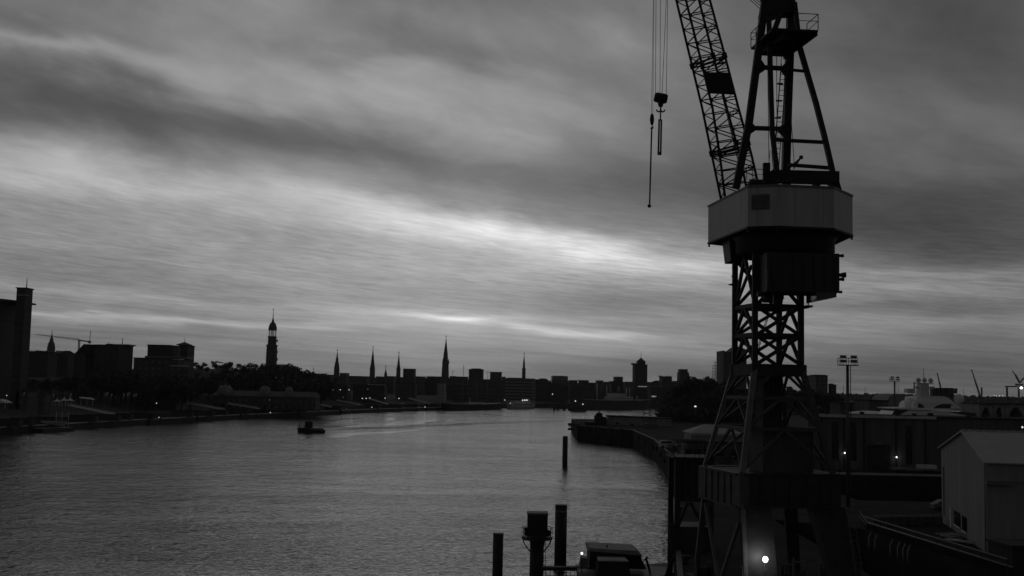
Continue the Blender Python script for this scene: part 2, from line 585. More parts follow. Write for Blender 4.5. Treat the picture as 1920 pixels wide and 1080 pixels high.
# road beside the white building with its dashed line
ra, rb = onz(1640, 978, 6), onz(1765, 1000, 6)
rc, rd = onz(1900, 1068, 6), onz(1845, 1062, 6)
tag(MB().add([p + V(0, 0, .005) for p in (V(42.6, 132, 6), V(45.3, 101, 6), V(55, 60, 6), V(66, 60, 6), V(49.5, 112, 6), V(52, 140, 6))], [(0, 1, 2, 3, 4, 5)]).build('road', 'asphalt'),
    'dark asphalt lane beside the white building', 'road', kind='structure')
mb = MB()
for (x, y) in ((1635, 985), (1658, 991), (1682, 998), (1706, 1005), (1730, 1012), (1757, 1020), (1785, 1029), (1815, 1039), (1842, 1046)):
    a, b = onz(x - 5, y - 1.6, 6.012), onz(x + 5, y + 1.6, 6.012)
    n = (b - a).cross(V(0, 0, 1)).normalized() * .09
    mb.add([a - n, b - n, b + n, a + n], [(0, 1, 2, 3)])
tag(mb.build('road_markings', 'paint', org=V(44, 120, 6)), 'faint dashed line painted along the asphalt lane', 'marking', kind='structure')

# wakes of boats: strips of churned or smoothed water lying on the river
def wake(mb, pts, hw, z):
    P = [onz(x, y, z) for x, y in pts]
    Q = []
    for a, b in zip(P, P[1:]):
        n = max(2, int((b - a).length / 6))
        Q += [a + (b - a) * (i / n) for i in range(n)]
    Q.append(P[-1])
    vs, fs = [], []
    ph = random.uniform(0, 6)
    for k, p in enumerate(Q):
        t = (Q[min(k + 1, len(Q) - 1)] - Q[max(k - 1, 0)]).normalized()
        nrm = V(-t.y, t.x, 0)
        f = k / (len(Q) - 1)
        e = min(1, f * 8 + .15) * min(1, (1 - f) * 4 + .02)
        for s in (-1, 1):
            ww = hw * e * (.75 + .3 * math.sin(k * .7 + ph + s) + .35 * random.random())
            vs.append(p + nrm * s * ww)
    for k in range(len(Q) - 1):
        fs.append((2 * k, 2 * k + 1, 2 * k + 3, 2 * k + 2))
    mb.add(vs, fs)


WK = MB()
for j, (pts, hw) in enumerate((([(606, 806.5), (700, 803), (851, 796), (960, 792), (1090, 788)], 8), ([(606, 802), (680, 798), (760, 794), (830, 791)], 9),
                               ([(640, 786), (668, 784), (690, 783)], 4), ([(600, 790), (632, 787), (655, 785)], 4))):
    wake(WK, pts, hw, .008 + .004 * j)
tag(WK.build('wake', 'churned', org=onz(800, 790, 0)), 'dark churned wake trailing right from the small passenger launch', 'wake', kind='stuff')
WK = MB()
for j, (pts, hw) in enumerate((([(640, 800.5), (720, 796.5), (800, 789), (905, 783)], 10), ([(740, 776), (836, 774), (960, 779), (1100, 784), (1240, 786)], 9), ([(560, 824), (690, 812), (800, 806)], 6),
                               ([(660, 791), (720, 786), (790, 782)], 9), ([(930, 771), (1000, 772), (1060, 774)], 12))):
    wake(WK, pts, hw, .026 + .004 * j)
tag(WK.build('slick', 'slick', org=onz(800, 790, .02)), 'pale smooth streaks of water beside the dark wake', 'water', kind='stuff')

# ---------------------------------------------------------------- the harbour crane
CX, CY, TH = 20.6, 90.0, R(12)


def loc(a, b, z):
    return V(CX + a * math.cos(TH) - b * math.sin(TH), CY + a * math.sin(TH) + b * math.cos(TH), z)


def railing(mb, pts, h=1.05, r=.03, step=1.4, closed=False):
    P = list(pts) + ([pts[0]] if closed else [])
    for a, b in zip(P, P[1:]):
        a, b = Vector(a), Vector(b)
        for k in (1.0, .55):
            mb.tube(a + V(0, 0, h * k), b + V(0, 0, h * k), r * (1 if k == 1 else .75), n=5)
        n = max(1, round((b - a).length / step))
        for i in range(n + 1):
            p = a + (b - a) * (i / n)
            mb.tube(p, p + V(0, 0, h), r, n=5)
    return mb


def ladder(mb, a, b, wd, side, rung=.32, r=.035):
    a, b, side = Vector(a), Vector(b), Vector(side).normalized() * wd / 2
    mb.tube(a - side, b - side, r, n=5)
    mb.tube(a + side, b + side, r, n=5)
    n = int((b - a).length / rung)
    for i in range(1, n):
        p = a + (b - a) * (i / n)
        mb.tube(p - side, p + side, r * .7, n=4)
    return mb


def crane():
    t = thing('harbour_crane', 'tall level luffing harbour crane with white machine house on a lattice portal', 'crane', loc(0, 0, 6))
    h0, h1 = 1.95, 3.75
    zt, zp, zg = 23.9, 15.7, 13.1
    SQ = ((-1, -1), (1, -1), (1, 1), (-1, 1))
    # --- portal legs, girders
    tops = [(1391, 1445), (1520, 1583)]
    lg = MB()          # front left plate leg
    def plate(x0, x1, y0, u0, u1, y1, Y, th):
        a, b = at(x0, y0, Y), at(x1, y0, Y + .3)
        c, d = at(u0, y1, Y - .3), at(u1, y1, Y)
        k = (6.6 - a.z) / (c.z - a.z)
        c, d = a + (c - a) * k, b + (d - b) * k
        a.z = b.z = zg + .01
        c.z = d.z = 6.6
        n = V(-.2, 1, 0) * th
        return MB().hexa([c, d, d + n, c + n], [a, b, b + n, a + n])
    plate(1392, 1446, 948, 1401, 1458, 1080, 85.7, .8).build('portal_leg', 'steel', t)
    rl = plate(1520, 1584, 948, 1560, 1616, 1080, 87.2, .9).build('portal_leg', 'steel', t)
    for sx in (-1, 1):
        g = MB()
        a, b = loc(sx * h1, h1, zg + .01), loc(sx * (h1 + (.4 if sx < 0 else .9)), h1 + .9, 6.6)
        g.beam(a, b, .45 if sx < 0 else 1.1, .5, .4 if sx < 0 else .9, .5)
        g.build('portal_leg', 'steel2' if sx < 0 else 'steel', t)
    s = MB()
    a = loc(-h1, -h1, zg)
    s.beam(loc(-h1 - .1, -h1 - .12, zp), at(1399, 1092, 85.2), .3)
    m = loc(-h1 - .5, -.6, 7.0)
    s.beam(loc(-h1 - .06, h1 - .3, zg - .4), m, .24)
    s.beam(loc(-h1 - .06, -h1 + .5, zg - 1.2), m, .24)
    s.build('portal_strut', 'frame', t)
    for i, (sx, sy) in enumerate(SQ):
        b = MB()
        c = loc(sx * (h1 + .5), sy * (h1 + .5), 6.02)
        b.box(c, 2.6, 1.0, .75, TH + math.pi / 2)
        bg = b.build('bogie', 'steel', t)
        for k in (-.8, .8):
            q = c + V(-math.sin(TH), math.cos(TH), 0) * k + V(0, 0, .32)
            MB().tube(q - V(.56, .1, 0), q + V(.56, .1, 0), .3, n=14).build('wheel', 'steel', bg)
    for i in range(4):
        (ax, ay), (bx, by) = SQ[i], SQ[(i + 1) % 4]
        g = MB()
        pa, pb = loc(ax * h1, ay * h1, (zg + zp) / 2), loc(bx * h1, by * h1, (zg + zp) / 2)
        d = (pb - pa).normalized()
        e = .42 if i % 2 else -.42
        g.beam(pa - d * e, pb + d * e, .8 if i % 2 == 0 else .78, zp - zg - (0 if i % 2 == 0 else .06))
        # stiffener ribs and flanges on the outer side
        n = V(d.y, -d.x, 0)
        Lg = (pb - pa).length
        for k in range(1, 6):
            p = pa + d * (Lg * k / 6) + n * .44
            g.beam(p - V(0, 0, 1.2), p + V(0, 0, 1.2), .08, .12)
        for z in (zg + .08, zp - .08):
            q = V(0, 0, z - (zg + zp) / 2)
            g.beam(pa + q + n * .47, pb + q + n * .47, .16, .14)
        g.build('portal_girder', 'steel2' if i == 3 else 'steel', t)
    dk = MB()
    dk.prism([loc(x * (h1 - .4), y * (h1 - .4), 0) for x, y in SQ], zp - .3, zp - .06)
    dk = dk.build('portal_deck', 'steel', t)
    railing(MB(), [loc(x * (h1 + .35), y * (h1 + .35), zp) for x, y in ((1, -1), (1, 1), (-1, 1))], r=.03).build('railing', 'steel', dk)
    MB().box(loc(.6, -1.2, zp - .05), 4.2, 2.6, 3.2, TH).box(loc(.6, -1.2, zp + 3.15), 4.4, 2.8, .1, TH).build('switch_cabin', 'steel2', t)
    # --- lattice pyramid
    lev = [0, .31, .60, 1.0]
    def pc(k, sx, sy):
        h = h0 + (h1 - h0) * k
        return loc(sx * h, sy * h, zt + (zp - zt) * k)
    for sx, sy in SQ:
        c0, c1 = pc(0, sx, sy), pc(1, sx, sy)
        MB().beam(c0, c1, .42 if sy < 0 else .34).build('pyramid_leg', 'frame' if sx < 0 else 'steel2', t)  # left legs a paler grey: the light they catch is put into the paint
    br = MB()
    for i in range(4):
        p, q = SQ[i], SQ[(i + 1) % 4]
        for k in (1, 2):
            br.beam(pc(lev[k], *p), pc(lev[k], *q), .24, .28)
        for k in range(3):
            mid = (pc(lev[k], *p) + pc(lev[k], *q)) / 2
            br.beam(mid, pc(lev[k + 1] - .02, *p), .2)
            br.beam(mid, pc(lev[k + 1] - .02, *q), .2)
    br.build('pyramid_bracing', 'steel2', t)
    ch = MB()
    ch.box(loc(.3, .4, zp + .2), 1.6, 1.4, 7.4, TH)
    for k in range(5):
        ch.box(loc(-.55 + .36 * k, -.62, zp + 4.2), .12, .1, 3.2, TH)
    ch.build('cable_chute', 'cabin', t)
    rg = MB()
    for i in range(4):
        p, q = SQ[i], SQ[(i + 1) % 4]
        k = h0 + .05
        d = (loc(q[0], q[1], 0) - loc(p[0], p[1], 0)).normalized() * (.3 if i % 2 == 0 else -.3)
        rg.beam(loc(p[0] * k, p[1] * k, 23.55) - d, loc(q[0] * k, q[1] * k, 23.55) + d, .5, .95 if i % 2 == 0 else .9)
    rg.build('waist_ring', 'steel', t)
    # --- lattice tower
    Z = [24.0, 26.3, 28.6, 32.7]
    for sx, sy in SQ:
        MB().beam(loc(sx * h0, sy * h0, 24.02), loc(sx * h0, sy * h0, 32.7), .42).build('tower_leg', 'steel', t)
    tb = MB()
    for i in range(4):
        p, q = SQ[i], SQ[(i + 1) % 4]
        for k in range(3):
            a0, a1 = loc(p[0] * h0, p[1] * h0, Z[k]), loc(p[0] * h0, p[1] * h0, Z[k + 1])
            b0, b1 = loc(q[0] * h0, q[1] * h0, Z[k]), loc(q[0] * h0, q[1] * h0, Z[k + 1])
            if k:
                tb.beam(a0, b0, .3, .34)
            if i in (0, 2):
                tb.beam(a0 + (b0 - a0) * .04, b1, .26)
                tb.beam(b0, a1, .24)
            else:
                mid = (a1 + b1) / 2
                tb.beam(mid, a0, .24)
                tb.beam(mid, b0, .24)
                if i == 3:
                    tb.beam(a0, (a1 + b1) / 2 * .35 + b1 * .65 - V(0, 0, .9), .2)
    tb.build('tower_bracing', 'steel', t)
    ld = MB()
    ladder(ld, loc(-.9, .6, 24.1), loc(.5, .6, 28.5), .55, V(0, 1, 0))
    ladder(ld, loc(.6, 1.0, 16), loc(.2, 1.0, 23.9), .5, V(1, 0, 0))
    ld.build('ladder', 'steel2', t)
    hd = MB()
    hd.box(loc(0, -h0 - .25, 29.7), 3.9, .12, 2.95, TH)
    hd.box(loc(.55, -h0 - .33, 29.75), 2.6, .08, 2.0, TH)
    hd.build('tower_head_panel', 'cabin', t)
    fl = MB().slab([at(1381, 497, 91.5), at(1374, 499, 91.5), at(1377, 512, 91.5), at(1373, 517, 91.5), at(1381, 529, 91.5), at(1366, 533, 91.5), at(1385, 537, 91.5)], V(0, .5, 0))
    fl.build('floodlight_bracket', 'steel', t)
    # --- slewing collar and driver's cabin
    co = MB()
    co.lathe(V(21.9, 89.6, 32.66), [(3.55, 0), (3.9, .35), (3.9, 1.2), (4.4, 1.76)], 28)
    co.build('slewing_collar', 'steel', t)
    a, b = at(1362, 466, 92.2), at(1391, 466, 92.2)
    MB().hexa([V(a.x + .1, 90.8, 32.45), V(b.x, 90.8, 32.45), V(b.x, 93.4, 32.45), V(a.x + .1, 93.4, 32.45)],
              [V(a.x - .1, 90.6, 34.39), V(b.x, 90.6, 34.39), V(b.x, 93.6, 34.39), V(a.x - .1, 93.6, 34.39)]).build('counterweight_box', 'steel', t)
    zc0, zc1 = at(1500, 547, 85).z, at(1500, 474, 85).z
    cx0, cx1 = at(1438, 510, 85).x, at(1574, 510, 85).x
    cb = MB().box(V((cx0 + cx1) / 2, 86.9, zc0), cx1 - cx0, 3.8, zc1 - zc0)
    for k in range(7):
        cb.box(V(cx0 + .4 + k * .8, 84.96, zc0 + .2), .06, .1, zc1 - zc0 - .4)
    cb = cb.build('drivers_cabin', 'cabin', t)
    for (a, b, y0, y1, Yd, m_) in ((1432, 1447, 546, 567, 87.2, 'steel'), (1449, 1456, 546, 572, 87.6, 'steel2'), (1458, 1468, 546, 561, 87.0, 'steel'), (1420, 1431, 542, 556, 86.6, 'cabin')):
        p, q = at(a, y1, Yd), at(b, y0, Yd)
        MB().box(V((p.x + q.x) / 2, Yd, p.z), q.x - p.x, .7, zc0 - p.z + .05).build('slewing_motor', m_, cb)
    MB().tube(at(1440, 540, 84.9), at(1440, 505, 84.9), .06, n=6).tube(at(1452, 545, 84.9), at(1452, 480, 84.9), .05, n=6).tube(at(1440, 505, 84.9), at(1452, 505, 84.9), .05, n=6).build('conduit', 'steel2', cb)
    lb = MB()
    x0, x1 = at(1531, 550, 85).x, at(1569, 550, 85).x
    za, zb = at(1531, 564, 85).z, at(1569, 557, 85).z
    lb.hexa([V(x0, 85.05, za), V(x1, 85.05, zb), V(x1, 88, zb), V(x0, 88, za)], [V(x0, 85.05, zc0 - .002), V(x1, 85.05, zc0 - .002), V(x1, 88, zc0 - .002), V(x0, 88, zc0 - .002)])
    lb.build('cabin_window', 'darkglass', cb)
    for (x, y, s) in ((1577, 516, .22), (1576, 480, .14), (1574, 548, .12), (1576, 524, .16)):
        c = at(x, y, 85.5)
        MB().tube(c - V(.25, 0, 0), c + V(s * 1.6, 0, .03), s * .5, s, n=8).build('cabin_lamp', 'steel', cb)
    bk = MB()
    p0, p1 = at(1508, 577, 88.4), at(1516, 577, 88.4)
    bk.box(V((p0.x + p1.x) / 2, 88.6, p0.z), .55, 2.2, .14)
    bk = bk.build('balcony', 'steel', t)
    q = at(1515.5, 577, 87.6)
    railing(MB(), [V(q.x, 87.6, q.z + .1), V(q.x, 89.6, q.z + .1)], h=2.3, step=2, r=.05).beam(V(q.x - .3, 87.6, q.z + 1.75), V(q.x + 1.7, 87.2, q.z + 1.75), .12).build('railing', 'steel', bk)
    # --- machine house
    HP = [(16.6, 94.6), (17.9, 84.8), (19.9, 84.0), (24.45, 84.6), (26.9, 88.0), (27.0, 94.5), (22, 98)]
    mh = MB().prism(HP, 34.4, 37.42).build('machine_house', 'cladding', t)
    cxx, cyy = 21.8, 90.3
    grow = [(cxx + (x - cxx) * 1.012, cyy + (y - cyy) * 1.012) for x, y in HP]
    MB().prism(grow, 37.423, 37.58).build('roof_rim', 'frame', mh)
    MB().prism(grow, 34.25, 34.397).build('floor_rim', 'steel', mh)
    n = V(.371, .928, 0)
    e = V(.928, -.371, 0)
    a, b = at(1411, 362, 84.5), at(1440, 362, 84.2)
    d1 = (V(19.9, 84.0, 0) - V(17.9, 84.8, 0)).normalized()
    s0 = V(17.9, 84.8, 0) + d1 * .3
    v = MB().slab([s0 + V(0, 0, z) + d1 * k + V(-.03, -.07, 0) for k, z in ((0, 35.7), (1.35, 35.7), (1.35, 36.85), (0, 36.85))], V(.02, .05, 0))
    for k in range(6):
        z = 35.8 + k * .18
        v.beam(s0 + d1 * .05 + V(-.05, -.12, z), s0 + d1 * 1.3 + V(-.05, -.12, z), .05, .09)
    v.build('vent', 'frame', mh)
    for p in HP:
        MB().box(V(p[0] * .985 + .32, p[1] * .985 + 1.3, 34.0), .14, .14, .26).build('bracket', 'steel', mh)
    # --- winches on the roof
    wn = MB()
    zr = 37.6
    a, b = at(1402, 335, 89), at(1444, 335, 89)
    wn.box(V((a.x + b.x) / 2, 89.4, zr), b.x - a.x, 1.6, .5)
    wn.tube(V(a.x + .2, 89.2, zr + .75), V(b.x - .1, 89.2, zr + .75), .55, n=14)
    p = at(1437, 330, 87.8)
    wn.box(V(p.x, 87.8, zr), .5, .5, at(1437, 306, 87.8).z - zr)
    wn.box(V(p.x - .9, 88.2, zr), .9, .7, .8)
    railing(wn, [at(1400, 336, 88), at(1411, 338, 87.5), at(1432, 339, 87.2)], h=.9, r=.025)
    wn.build('winch', 'steel', t)
    bb = MB()
    a, b = at(1446, 331, 87.4), at(1571, 334, 87.4)
    bb.beam(a, b, .9, .95)
    zr2 = a.z - .5
    for x in (1452, 1475, 1530, 1560):
        c = at(x, 340, 87.4)
        bb.box(V(c.x, 87.4, 37.585), .5, .7, zr2 - 37.58 + .06)
    c = at(1565, 335, 87.6)
    bb.hexa([V(c.x - .5, 87, 37.59), V(c.x + .45, 87, 37.59), V(c.x + .45, 88, 37.59), V(c.x - .5, 88, 37.59)],
            [V(c.x - .35, 87.2, 39.0), V(c.x + .12, 87.2, 39.0), V(c.x + .12, 87.8, 39.0), V(c.x - .35, 87.8, 39.0)])
    bb.build('frame_base', 'steel', t)
    # --- A-frame
    def leg(pts, wd, Y0, Y1):
        m = MB()
        n = len(pts)
        P = [at(x, y, Y0 + (Y1 - Y0) * i / (n - 1)) for i, (x, y) in enumerate(pts)]
        for p, q in zip(P, P[1:]):
            m.beam(p, q, wd, wd * 1.1)
        m.build('frame_leg', 'steel', t)
    leg([(1380, 352), (1404, 233), (1434, 4)], .55, 88.4, 88.0)
    leg([(1457, 322), (1448, 249), (1444, 120), (1441.5, 30)], .34, 86.3, 87.4)
    leg([(1473, 330), (1477, 194), (1482, 60), (1483, -8)], .6, 90.4, 89.6)
    leg([(1561, 322), (1546, 257), (1530, 194), (1498, 84)], .38, 88.0, 88.8)
    xb = MB()
    for (x0, y0, x1, y1, k) in ((1424, 126, 1480, 129, .32), (1405, 240, 1476, 242, .32), (1482, 131, 1513, 134, .2), (1448, 262, 1548, 267, .26), (1478, 309, 1558, 315, .26)):
        MB().beam(at(x0, y0, 88.8), at(x1, y1, 89.2), k).build('crossbar', 'steel', t)
    gp = MB()
    for (pts) in (((1420, 100), (1434, 121), (1434, 131), (1416, 143)), ((1478, 113), (1466, 124), (1466, 133), (1477, 146)),
                  ((1405, 224), (1416, 236), (1416, 245), (1399, 256)), ((1475, 230), (1460, 238), (1460, 246), (1474, 258))):
        P = [at(x, y, 88.75) for x, y in pts]
        MB().slab(P, V(0, .3, 0)).build('gusset_plate', 'steel', t)
    ld = MB()
    ladder(ld, at(1455, 318, 89.2), at(1470, 120, 89.2), .42, V(1, 0, 0), rung=.42)
    for (x0, x1, y) in ((1457, 1468, 157), (1455, 1466, 189), (1453, 1464, 221)):
        ld.beam(at(x0, y, 89), at(x1, y, 89), .12)
    ld.build('frame_ladder', 'steel', t)
    rp = MB()
    for (x0, y0, x1, y1) in ((1439, 95, 1442, 320), (1456, 96, 1457, 260), (1466, 96, 1451, 300), (1483, 215, 1489, 305), (1444, 282, 1441, 310), (1447, 283, 1449, 312)):
        MB().tube(at(x0, y0, 89.4), at(x1, y1, 89.4), .028, n=5).build('luffing_rope', 'rope', t)
    dv = MB()
    dv.beam(at(1481, 314, 87), at(1502, 296, 87), .14)
    dv.beam(at(1488, 316, 87), at(1500, 298, 87), .1)
    dv.box(at(1502, 298, 87), .25, .25, .25)
    dv.build('davit', 'steel', t)
    # --- head platform
    zp_ = 49.75
    c1, c2, c3 = onz2(1534, 60, zp_), onz2(1489, 97, zp_), onz2(1408, 93, zp_)
    c4 = c1 + c3 - c2
    pf = MB().slab([c1, c2, c3, c4], V(0, 0, .16))
    pf.slab([c1 + (c2 - c1) * .18 + V(-1.0, .8, -.5), c2 + V(-.4, -.1, -.5), c3 + V(.6, -.1, -.5), c4 + V(1, .4, -.5)], V(0, 0, .49))
    pf.beam(c1 + V(-.1, .1, -.1), c2 + V(-.8, 0, -.5), .2, .3)
    pf = pf.build('head_platform', 'steel', t)
    up = V(0, 0, .16)
    rr = MB()
    railing(rr, [c2 + (c1 - c2) * .55 + up, c1 + up, c1 + (c4 - c1) * .5 + up], h=1.25, r=.035, step=2.2)
    railing(rr, [c2 + (c3 - c2) * .72 + up, c3 + up, c3 + (c4 - c3) * .5 + up], h=1.25, r=.035, step=1.3)
    rr.build('railing', 'steel', pf)
    sh = MB()
    Yh = 88.6
    sh.slab([at(x, y, Yh - .8) for x, y in ((1429, 24), (1433, 2), (1452, -16), (1484, -14), (1492, 8), (1494, 22), (1468, 22), (1450, 30), (1444, 26))], V(0, 1.6, 0))
    sh.beam(at(1466, 18, 87.4), at(1453, 54, 87.4), .36, .4)
    sh.beam(at(1490, 5, 87.6), at(1496, 56, 87.6), .3, .4)
    sh.beam(at(1482, 5, 89.4), at(1483, 56, 89.4), .6, .5)
    for x in (1438, 1452, 1468, 1482):
        c = at(x, -6, Yh)
        sh.tube(c - V(0, .5, 0), c + V(0, .5, 0), .5, n=14)
    sh.build('sheave_head', 'steel', t)
    st = MB()
    for i, (x0, x1, y1) in enumerate(((1398, 1427, 18), (1404, 1431, 15), (1410, 1434, 12), (1416, 1437, 9), (1421, 1440, 6))):
        a, b = at(x1, y1, 88.6), at(x0, -8, 88.8)
        MB().tube(a, a + (b - a) * 7.5, .03, n=5).build('stay_rope', 'rope', t)
    # --- jib
    ys = [-262, -120, 0, 100, 200, 290, 374]
    ch = [(1222, 1239, 1268, 1292, 1316, 1334.5, 1352), (1229, 1257, 1286, 1311, 1335.5, 1349.5, 1360),
          (1240, 1281, 1310.5, 1336, 1362, 1387, 1404), (1248, 1302, 1331, 1358, 1384, 1409, 1428)]
    YY = (92.9, 91.0, 93.0, 91.1)

    def cp(i, y):
        for k in range(len(ys) - 1):
            if y <= ys[k + 1]:
                break
        f = (y - ys[k]) / (ys[k + 1] - ys[k])
        return at(ch[i][k] + (ch[i][k + 1] - ch[i][k]) * f, y, YY[i])
    jm = MB()
    for i in range(4):
        P = [cp(i, y) for y in ys]
        for p, q in zip(P, P[1:]):
            jm.tube(p, q, .105, n=6)
    jb = jm.build('jib', 'steel', t)
    lc = MB()
    n = 24
    Y_ = [ys[0] + (ys[-1] - ys[0]) * k / n for k in range(n + 1)]
    sl = -.10                     # battens square to the jib axis
    for (i, j, ph) in ((0, 1, 0), (1, 3, 1), (2, 3, 0), (0, 2, 1)):
        for k in range(n):
            p0, q0 = cp(i, Y_[k]), cp(j, Y_[k] - (8 if (i, j) in ((1, 3), (0, 2)) else 3))
            p1, q1 = cp(i, Y_[k + 1]), cp(j, Y_[k + 1] - (8 if (i, j) in ((1, 3), (0, 2)) else 3))
            lc.tube(p0, q0, .05, n=4)
            if i == 0 and j == 1 or i == 2:
                m = (q0 + q1) / 2
                lc.tube(p0, m, .045, n=4)
                lc.tube(m, p1, .045, n=4)
            elif k % 2 == ph:
                lc.tube(p0, q1, .05, n=4)
            else:
                lc.tube(q0, p1, .05, n=4)
    lc.build('jib_lacing', 'steel', jb)
    for yy in (112, 276):
        sp = MB()
        for i in range(4):
            c = cp(i, yy + (12 if i in (0, 1) else -8))
            sp.tube(c - V(-.06, 0, .22), c + V(-.06, 0, .22), .2, n=8)
        for (i, j) in ((1, 3), (0, 2), (0, 1), (2, 3)):
            sp.tube(cp(i, yy + 10), cp(j, yy - 4), .09, n=5)
            sp.tube(cp(i, yy + 16), cp(j, yy + 4), .07, n=5)
        sp.build('splice_joint', 'steel', jb)
    q = [at(x, y, 90.85) for x, y in ((1331, 175), (1379.5, 177.5), (1369.5, 136), (1319, 135))]
    MB().slab(q, V(0, .06, 0)).build('sign_plate', 'steel', jb)
    wl = MB()
    ladder(wl, cp(0, 330) * .35 + cp(3, 330) * .65, cp(0, 178) * .35 + cp(3, 178) * .65, .5, V(.4, 1, 0), rung=.35, r=.03)
    wl.build('jib_ladder', 'frame', jb)
    tp = MB()
    c = at(1236, -262, 92)
    tp.box(c - V(0, 0, .6), 1.6, 2.2, .9)
    for k in (-.5, .5):
        tp.tube(c + V(k, -.3, -.6), c + V(k, .3, -.6), .55, n=14)
    tp.build('jib_head', 'steel', jb)
    ll = MB()
    ladder(ll, at(1612, 1078, 86.2), at(1592, 950, 86.9), .5, V(1, 0, 0), rung=.4)
    ll.build('leg_ladder', 'steel2', rl)
    return t


def onz2(px, py, z):
    d = ray(px, py)
    return EYE + d * ((z - EYE.z) / d.z)


crane()

# hooks and slings hanging from the jib
def hooks():
    c = at(1239, 184, 92)
    t = thing('hook_block', 'large dark double sheave hook block hanging on four ropes', 'hook block', c - V(0, 0, 1.0))
    b = MB()
    b.tube(c + V(-.36, 0, .06), c + V(.36, 0, -.05), .42, n=20)
    b.tube(c + V(-.54, 0, .09), c + V(-.36, 0, .06), .33, .42, n=20)
    b.tube(c + V(.36, 0, -.05), c + V(.54, 0, -.08), .42, .33, n=20)
    b.hexa([c + V(-.16, -.14, -.72), c + V(.16, -.14, -.72), c + V(.16, .14, -.72), c + V(-.16, .14, -.72)],
           [c + V(-.26, -.2, -.3), c + V(.26, -.2, -.3), c + V(.26, .2, -.3), c + V(-.26, .2, -.3)])
    b.build('block_housing', 'steel', t)
    h = MB()
    hc = c + V(0, 0, -.98)
    for s in (-1, 1):
        P = [hc + V(0, 0, .28)] + [hc + V(s * (.17 - .17 * math.cos(a)), 0, -.17 * math.sin(a) * 1.1) for a in [math.pi * k / 7 for k in range(8)]]
        h.path(P, .065, 6)
    h.build('ramshorn_hook', 'steel', t)
    r = MB()
    tip = at(1236, -262, 92)
    for x in (1229, 1237.5, 1241.5, 1249.5):
        a = at(x, 176, 92)
        tx = {1229: 1230.5, 1237.5: 1238.5, 1241.5: 1252.0, 1249.5: 1252.5}[x]
        q = at(tx, -60, 92)
        r.tube(a, a + (q - a) * 1.9, .022, n=5)
    r.build('hoist_rope', 'rope', t)
    a = at(1238, 209, 92)
    s = thing('lifting_sling', 'short broad pair of slings hanging from the large hook block', 'sling', at(1237, 290, 92))
    q = MB()
    q.tube(at(1238.6, 206, 92), at(1238.2, 226, 92), .06, n=6)
    q.build('shackle', 'steel2', s)
    q = MB()
    p0, p1 = at(1238, 224, 92), at(1236.6, 288, 92)
    q.beam(p0 + V(-.09, 0, 0), p1 + V(-.1, 0, 0), .13, .2)
    q.beam(p0 + V(.1, .05, 0), p1 + V(.1, .05, .1), .13, .2)
    q.box(p1 + V(0, 0, -.1), .32, .3, .22)
    q.build('strap', 'steel2', s)
    c = at(1222.5, 224, 92)
    t = thing('hook_block', 'slim dark auxiliary hook block hanging on thin ropes beside the large one', 'hook block', c - V(0, 0, .7))
    MB().lathe(c, [(.05, -.5), (.13, -.38), (.19, 0), (.13, .38), (.05, .5)], 10).build('block_housing', 'steel', t)
    P = [c + V(0, 0, -.5)] + [c + V(.12 * math.sin(a) - .0, 0, -.66 - .1 * (1 - math.cos(a))) for a in (.3, 1, 1.8, 2.6, 3.4, 4.2)]
    MB().path([c + V(0, 0, -.5), c + V(.1, 0, -.62), c + V(.08, 0, -.76), c + V(-.03, 0, -.8), c + V(-.12, 0, -.72)], .04, 6).build('hook', 'steel', t)
    r = MB()
    for (x, tx) in ((1221.5, 1226), (1224, 1227)):
        a, q = at(x, 214, 92), at(tx, -60, 92)
        r.tube(a, a + (q - a) * 1.7, .018, n=5)
    r.build('hoist_rope', 'rope', t)
    s = thing('lifting_sling', 'long thin sling with an end fitting hanging from the slim hook block', 'sling', at(1217.5, 390, 92))
    q = MB().beam(at(1222, 238, 92), at(1218, 382, 92), .12, .1)
    q.build('strap', 'steel2', s)
    MB().ball(at(1217.5, 386, 92), .16, 8).build('end_fitting', 'steel', s)


hooks()

# lamp burning at the foot of the crane
def work_lamp():
    c = at(1435, 1049, 84.2)
    t = thing('work_lamp', 'glaring white floodlight on a thin post at the foot of the crane', 'lamp', V(c.x, c.y + .1, 6))
    MB().tube(V(c.x, c.y + .14, 6.0), V(c.x, c.y + .14, c.z - .2), .03, n=8).box(V(c.x, c.y + .14, 6.0), .4, .4, .06).build('post', 'steel', t)
    hd = MB().box(V(c.x, c.y + .2, c.z - .16), .34, .1, .32).build('lamp_housing', 'steel', t)
    MB().ball(c + V(0, .0, 0), .19, 28, .22).build('lamp_lens', 'flood', hd)
    l = bpy.data.lights.new('flood_light', 'POINT')
    l.energy = 60
    l.shadow_soft_size = .15
    lo = bpy.data.objects.new('flood_light', l)
    COL.objects.link(lo)
    lo.parent = t
    lo.location = (.05, .42, c.z - 6)


work_lamp()

